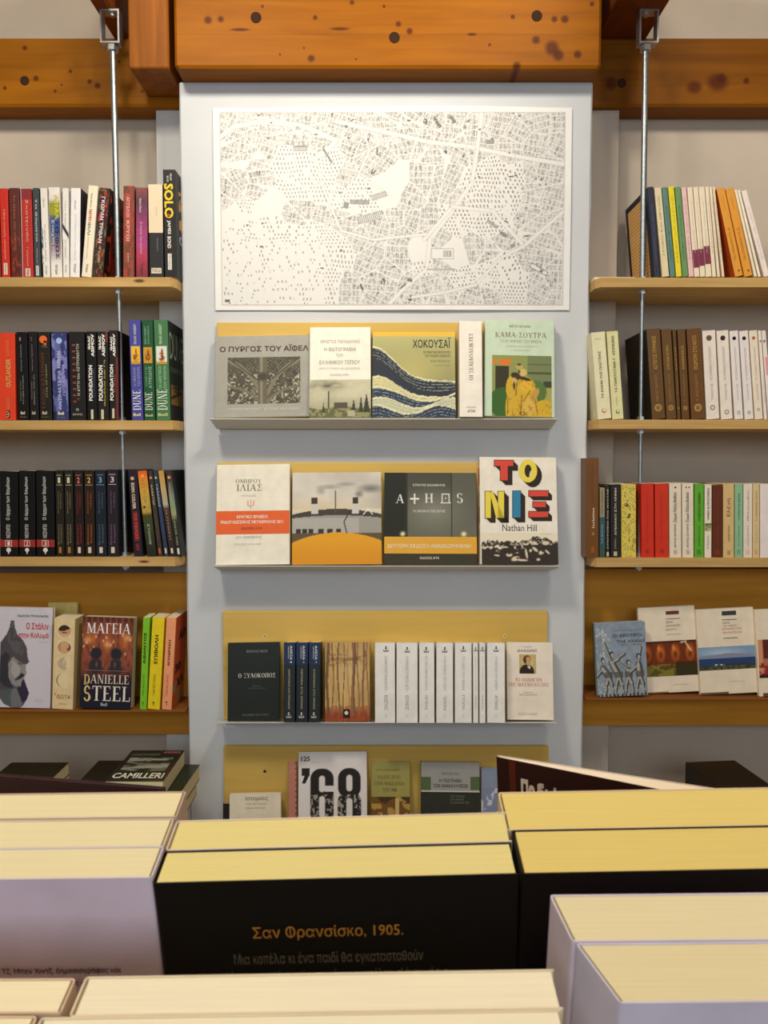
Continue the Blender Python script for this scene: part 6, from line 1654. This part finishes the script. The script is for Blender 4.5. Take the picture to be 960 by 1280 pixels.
side_book((200.8, 215.6, 208.0, 220.4, 772), .10, (244, 164, 116), 'peach spine, rightmost of three bright ones on the left ledge', [U('ΑΠΟΔΡΑΣΗ', .36, .58, .24, .52, (50, 30, 26), .04), U('ΓΙΑΝ ΝΙΣΤΡΟΜ', .34, .54, .62, .85, (176, 110, 80)), T('Ζ', .32, .56, .91, .95, (50, 30, 26), bold=.04)],
          Y=1.736, right=[B(0, 1, 0, 1, (214, 96, 50)), PIC(p_flecks((214, 96, 50), [(160, 150, 110)], 4, .55, 3), .0, .9, .55, 1, 30, 30), T('ΑΡ', .3, .9, .18, .28, (60, 40, 36), bold=.06, lay=3), T('30', .1, .6, .52, .62, (60, 40, 36), bold=.06, lay=3), T('ΧΛ', .3, .9, .70, .80, (60, 40, 36), bold=.06, lay=3)])

cover_book((58, 97, 60, 97, yl4 - 4, 762), 1.806, LQ, .010, (226, 206, 120), 'pale yellow book standing behind the spine with moon-like faces', g, z=LEDGE4['l'])
# side ledge, right
g = 'books on the right side ledge'
yl4r = 872.5
M, w, h = frame_from(746.5, 810.5, 742.6, 806.2, yl4r - .5, 779, 1.738, math.radians(3)); M = settle(M, w, .020, LEDGE4['r'])
book(M, w, .020, h, (138, 152, 168), 'grey-blue hardback with engraved dancing figures, beside the pillar', g, [
    PIC(p_dancers, 744, 809.5, 779.5, 871.5, 84, 112), T('ΤΑΚΗΣ ΧΑΤΖΗΑΝΑΓΝΩΣΤΟΥ', 766, 804, 786.5, 789, (96, 110, 124)), T('ΟΙ ΦΡΟΥΡΟΙ', 765.5, 802, 792, 796.5, (44, 54, 62), bold=.03), T('ΤΗΣ ΑΧΑΪΑΣ', 770.5, 806, 798.5, 803, (44, 54, 62), bold=.03), T('ΜΥΘΙΣΤΟΡΗΜΑ', 776, 802, 804.5, 807, (70, 84, 96))], 'left', hard=True, conv=conv_px(M, w, h),
    left=[B(0, 1, 0, 1, (150, 160, 130)), B(.0, .35, 0, 1, (40, 54, 96), 1.4)])
def ledge_cover(spec, dy, label, prints, thick=.012):
    cover_book(spec, 1.737 + dy, LQ, thick, (236, 222, 198), label, g, prints, z=LEDGE4['r'])


ledge_cover((802, 874.6, 796.6, 867.8, yl4r, 763.5), .026, 'white book with a photograph of warm carved figures over green, right ledge', [
    PIC(p_masks, 800, 873, 801, 845, 84, 50), B(832, 848.5, 763.5, 768, (110, 50, 30)), B(832, 850, 773, 773.7, (70, 60, 56)), T('ΟΔΟΣ', 832, 841, 776, 779, (120, 96, 80)), T('ΟΝΕΙΡΩΝ', 832, 850, 780.5, 783, (150, 110, 90)), T('ΔΙΗΓΗ', 832, 845, 785.5, 788, (150, 110, 90)), B(833, 851, 792.5, 793, (120, 110, 100)), T('μυθιστόρημα', 842, 861, 854.5, 856.3, (180, 160, 140)), B(809, 836, 865, 872, (140, 116, 50))])
ledge_cover((875.4, 947.6, 868.8, 941.6, yl4r, 764), .016, 'white book with a blue sea and hills photograph, right ledge', [
    PIC(p_sea, 870, 944.6, 808, 837, 90, 40), B(902, 920, 763.6, 769, (60, 66, 66)), B(902.5, 921, 774, 774.8, (60, 56, 56)), T('ΟΔΟΣ', 903, 912, 777, 779.5, (110, 96, 80)), T('ΤΟΥ ΝΕΡΟΥ', 903, 921, 781, 783, (150, 110, 100)), T('ΙΣΤΟΡΙΕΣ ΤΗΣ', 903, 927, 784.5, 787, (190, 110, 90)), T('ΘΑΛΑΣΣΑΣ', 903, 927, 789, 791.5, (190, 110, 90)), B(904, 922, 797, 797.8, (60, 56, 56)), T('μυθιστόρημα', 912, 931, 850.5, 852.3, (180, 160, 140)), B(875.5, 911, 865.5, 872, (110, 80, 60))])
ledge_cover((948.4, 1020, 942.6, 1013, yl4r, 762.5), .006, 'white book with a reddish interior photograph, cut by the right photo edge', [
    PIC(p_room, 948, 1016, 798, 846, 70, 44), B(976, 992, 763, 768, (90, 60, 60)), B(954, 990, 865.5, 872, (110, 70, 60))])
# ------------------------------------------------------------------ furniture under the foreground
def box_on(root, a, b, m, name, org, c=0.003):
    k = MB(); k.bbox(tuple(a[i] - org[i] for i in range(3)), tuple(b[i] - org[i] for i in range(3)), m, c)
    return k.build(name, root)


OAK = wood((170, 122, 66), (196, 148, 90), 'table_oak', 'x', scale=6)
ZT = 0.80
org = (0.0, 0.45, 0.0)
t = empty('display_table', loc=org); tag(t, 'wooden display table under the foreground paperbacks', 'table')
box_on(t, (-0.75, 0.10, ZT - 0.03), (0.75, 0.80, ZT), OAK, 'tabletop', org)
for sx in (-1, 1):
    for sy in (0, 1):
        x = sx * 0.68; y = 0.16 if sy == 0 else 0.72
        box_on(t, (x - .03, y - .03, 0.0), (x + .03, y + .03, ZT - 0.0305), OAK, 'leg', org)
ZR = 1.4 - 0.385
org = (0.0, 0.30, ZT)
t = empty('book_riser', loc=org); tag(t, 'low wooden riser that carries the foreground paperbacks', 'riser')
box_on(t, (-0.5, 0.14, ZR - 0.012), (0.62, 0.56, ZR), OAK, 'top_board', org)
for xx in (-0.48, 0.58):
    box_on(t, (xx, 0.15, ZT + .0005), (xx + .02, 0.55, ZR - 0.0125), OAK, 'side_board', org)


def fore(TL, TR, Y, lean, thick, off, col, label, group, prints=(), pages=(232, 210, 150), shear=0.0, side='left', left=(), nx=0.0, tail=None, Y2=None, rough=.45, dh=0.0):
    """paperback seen from above: near top edge runs TL-TR at depth Y; `off` = distance behind that edge"""
    a, b = P(*TL, Y), P(*TR, Y2 or Y)
    X = (b - a).normalized(); Z0 = Vector((0, -math.sin(lean), math.cos(lean)))
    Yv = Z0.cross(X).normalized(); Z = X.cross(Yv).normalized()
    w = (b - a).length
    tl = a + Yv * off + X * nx - Z * dh
    h = (tl.z - ZR - 0.001 - max(0, -Yv.z) * thick) / Z.z - abs(X.z) * w
    o = tl - Z * h
    M = Matrix.Translation(o) @ Matrix((X, Yv, Z)).transposed().to_4x4()
    return book(M, w, thick, h, col, label, group, prints, side, pages=pages, conv=conv_px(M, w, h), shear=shear, left=left, rough=rough)


gf = 'foreground paperbacks seen from above'
L = math.radians(13)
CRM = (226, 212, 168); YLW = (222, 205, 136)
# left stack, nearest first
tt = 0.0184
fore((-262, 1103), (190, 1097), .31, L, tt, 0, (206, 192, 208), 'nearest of three thick paperbacks at the left, lilac-white cover facing the camera', gf, [
    T('Ο Τζ. Μπεν Χιντζ, δημοσιογράφος και', -6, 152, 1208.5, 1217, (44, 36, 44), bold=.01), T('ένας από τους πιο γνωστούς συγγραφείς', -20, 150, 1224, 1232, (44, 36, 44), bold=.01)], pages=CRM, side='right')
fore((-262, 1103), (190, 1097), .31, L, tt, tt + .0004, (214, 196, 170), 'middle one of three thick paperbacks at the left, only its cream page tops showing', gf, pages=CRM, nx=-.0004, side='right', dh=.0006)
fore((-262, 1103), (190, 1097), .31, L, tt, 2 * tt + .0008, (196, 170, 150), 'farthest of three thick paperbacks at the left, cream page tops beside flat books', gf, pages=CRM, nx=.0006, side='right', dh=.0002)
# middle pair
fore((190, 1104.5), (648, 1092.5), .31, L, .0186, 0, (9, 9, 9), 'black paperback with orange and grey blurb in the foreground centre', gf, [
    T('Σαν Φρανσίσκο, 1905.', 316, 504, 1155, 1173, (196, 130, 44)), T('Μια κοπέλα κι ένα παιδί θα εγκατασταθούν', 293, 529, 1188, 1205, (120, 114, 100)),
    T("σ' ένα ερειπωμένο σπίτι στην άκρη της πόλης, σ' έναν κόσμο", 278, 560, 1210, 1225, (120, 116, 104)), T('που αλλάζει και θα ζήσουν', 290, 545, 1232, 1246, (120, 116, 104))], pages=YLW)
fore((190, 1104.5), (648, 1092.5), .31, L, .0192, .0192, (222, 200, 180), 'thick paperback behind the black one, yellow page tops across the centre', gf, pages=YLW, nx=.0005)
# right pair
fore((652, 1092.5), (1105, 1084), .31, L, .0262, 0, (14, 7, 7), 'dark maroon-black paperback right of centre, thick yellow page tops', gf, pages=(220, 195, 116))
fore((652, 1092.5), (1105, 1084), .31, L, .0262, .0268, (220, 196, 160), 'back paperback of the right foreground pair, touching the tilted maroon one', gf, pages=(222, 198, 118), nx=-.002, dh=.0003)
# near right pair with pale spines
fore((775, 1254), (1275, 1249), .24, L, .0235, 0, (206, 198, 214), 'nearest pale lilac paperback at the lower right with rounded spine corner', gf, pages=(222, 206, 162), shear=.36)
fore((775, 1254), (1275, 1249), .24, L, .0215, .0240, (214, 200, 210), 'second pale lilac paperback at the lower right, small dark marks on its spine', gf, pages=(224, 209, 166), shear=.16, nx=-.0095, dh=-.0002,
     left=[O(.5, .20, .10, (70, 50, 60)), O(.55, .235, .06, (120, 90, 100)), B(.45, .6, .165, .18, (90, 60, 70))])
# near centre-left paperbacks
fore((86, 1271), (704, 1261), .245, L, .0152, 0, (222, 204, 172), 'wide pale paperback at the bottom centre, cream page tops just below the black cover', gf, pages=(238, 225, 194))
fore((52, 1271), (700, 1261), .245, L, .016, -.0165, (224, 206, 174), 'paperback cut by the bottom edge, in front of the wide pale one', gf, pages=(238, 225, 194), dh=-.0003)
fore((-380, 1269), (76, 1267), .245, L, .0132, .0002, (210, 180, 150), 'small part of a pale paperback at the bottom left corner, behind another', gf, pages=(240, 224, 186), side='right')
fore((-380, 1268), (48, 1268), .245, L, .016, -.0165, (214, 186, 150), 'pale paperback cut by the bottom left corner of the photo', gf, pages=(240, 224, 186), side='right')

# tilted books standing behind the rows
def slanted(a, b):
    """frame of a book leaning like the rows in front but turned: a-b is its near top edge"""
    X = (b - a).normalized(); Z0 = Vector((0, -math.sin(L), math.cos(L)))
    Yv = Z0.cross(X).normalized(); Z = X.cross(Yv).normalized()
    h = (min(a.z, b.z) - ZR - .004) / Z.z
    return Matrix.Translation(a - Z * h) @ Matrix((X, Yv, Z)).transposed().to_4x4(), (b - a).length, h


M, wv, hh = slanted(P(620.5, 946.5, .452), P(1006, 1024, .380))
root = empty('book', M); tag(root, 'maroon book turned at an angle behind the right pair, its page tops a pale wedge', 'book', gf)
k = MB(); k.box((0, 0, 0), (wv, .0007, hh), mat((44, 16, 16), .35, 'cover_card', var=.1)); k.build('front_cover', root)
k = MB(); k.prism([(0.001, .0008), (wv - .001, .0008), (wv - .001, .014), (0.001, .0016)], 0.0005, hh - .0002, paper((240, 224, 200), 'y')); k.build('pages', root)
k = MB(); k.prism([(0, .0017), (wv, .0142), (wv, .0149), (0, .0024)], 0, hh, mat((214, 196, 180), .5, 'cover_card')); k.build('back_cover', root)
cv = conv_px(M, wv, hh)
put_prints(root, [B(637, 645, 950, 1000, (90, 36, 20), 1), T('Πο', 652, 669, 974, 1001, (236, 226, 206), bold=.09), T('δι', 671, 687, 979, 1006, (230, 212, 196), bold=.09), T('ά', 689, 700, 984, 1010, (232, 214, 196), bold=.09)], wv, hh, conv=cv)
M, wv, hh = slanted(P(-40, 967, .430), P(204, 986.5, .403))
book(M, wv, .0022, hh, (64, 42, 46), 'thin dark purple-brown book turned at an angle behind the left stack', gf, side='left', pages=(70, 50, 52))

# ------------------------------------------------------------------ low benches below the side ledges with books lying flat
ZBN = 1.4 - 0.705
for sx, lab in ((-1, 'low wooden bench left of the pillar under the flat books'), (1, 'low wooden bench right of the pillar under the flat books')):
    x0, x1 = (-1.15, PX0 - 0.02) if sx < 0 else (PX1 + 0.02, 1.15)
    org = ((x0 + x1) / 2, 1.57, 0)
    t = empty('low_bench', loc=org); tag(t, lab, 'bench', 'low benches either side of the pillar')
    box_on(t, (x0, 1.38, ZBN - .03), (x1, 1.715, ZBN), OAK, 'bench_top', org)
    for xx in (x0 + .05, x1 - .05):
        for yy in (1.42, 1.67):
            box_on(t, (xx - .02, yy - .02, 0), (xx + .02, yy + .02, ZBN - .0305), OAK, 'leg', org)


def flat(x, y, z, w, d, th, yaw, col, label, prints=(), pages=(222, 210, 170)):
    """lying book; x, y = its near left corner, z = underside"""
    M = Matrix.Translation((x, y, z + th)) @ Matrix.Rotation(yaw, 4, 'Z') @ Matrix.Rotation(-math.pi / 2, 4, 'X')
    return book(M, w, th, d, col, label, 'books lying flat on the low benches', prints, 'left', pages=pages, rough=.3)


z = ZBN + .0005
pz = 1.4 - P(165, 972, 1.5).z
kx, ky = P(131, 976, 1.50).x, 1.50
zt_ = P(131, 976, 1.50).z
th = (zt_ - z) / 3 - .0006
xs = P(131, 976, 1.50).x; wK = P(204, 972, 1.50).x - xs
flat(xs + .012, 1.505, z, wK + .012, .165, th, 0, (34, 40, 24), 'dark green-black book at the bottom of the flat stack left of the pillar')
flat(xs + .016, 1.507, z + th + .0005, wK + .010, .165, th, -.03, (36, 44, 26), 'dark book in the middle of the flat stack left of the pillar')
flat(xs, 1.50, z + 2 * (th + .0005), wK, .165, th, .0, (38, 40, 30), 'black book with white lettering on top of the flat stack left of the pillar', [
    T('CAMILLERI', .06, .94, .76, .92, (226, 226, 214), bold=.03), T('ANDREA', .64, .96, .04, .12, (176, 90, 110), bold=.03), T('Η ΕΠΟΧΗ ΤΟΥ ΚΥΝΗΓΙΟΥ', .08, .60, .12, .20, (120, 124, 116)),
    PIC(p_flecks((40, 42, 34), [(110, 112, 100), (150, 150, 140)], 6, .6, 4), .1, .9, .26, .70, 40, 40)])
a = P(14, 953, 1.66); b_ = P(86, 951.5, 1.66)
flat(a.x, 1.49, z, b_.x - a.x, .17, .045, 0.0, (40, 30, 26), 'thick black book lying flat, lower one at the far left')
flat(a.x, 1.49, z + .0455, b_.x - a.x, .17, a.z - z - .0455, 0.0, (34, 36, 26), 'black book with faint brown title lying on top at the far left', [T('ΤΟ ΧΡΟΝΙΚΟ', .2, .8, .55, .66, (90, 74, 40))])
flat(P(88, 970, 1.50).x, 1.50, z, .072, .15, P(120, 962, 1.6).z - z, .0, (36, 34, 28), 'black book lying between the two flat stacks left of the pillar')
a = P(885, 972, 1.6)
flat(a.x, 1.52, z, .11, .16, a.z - z + .002, 0.1, (34, 30, 28), 'black book lying flat on the right bench beyond the turned maroon one')
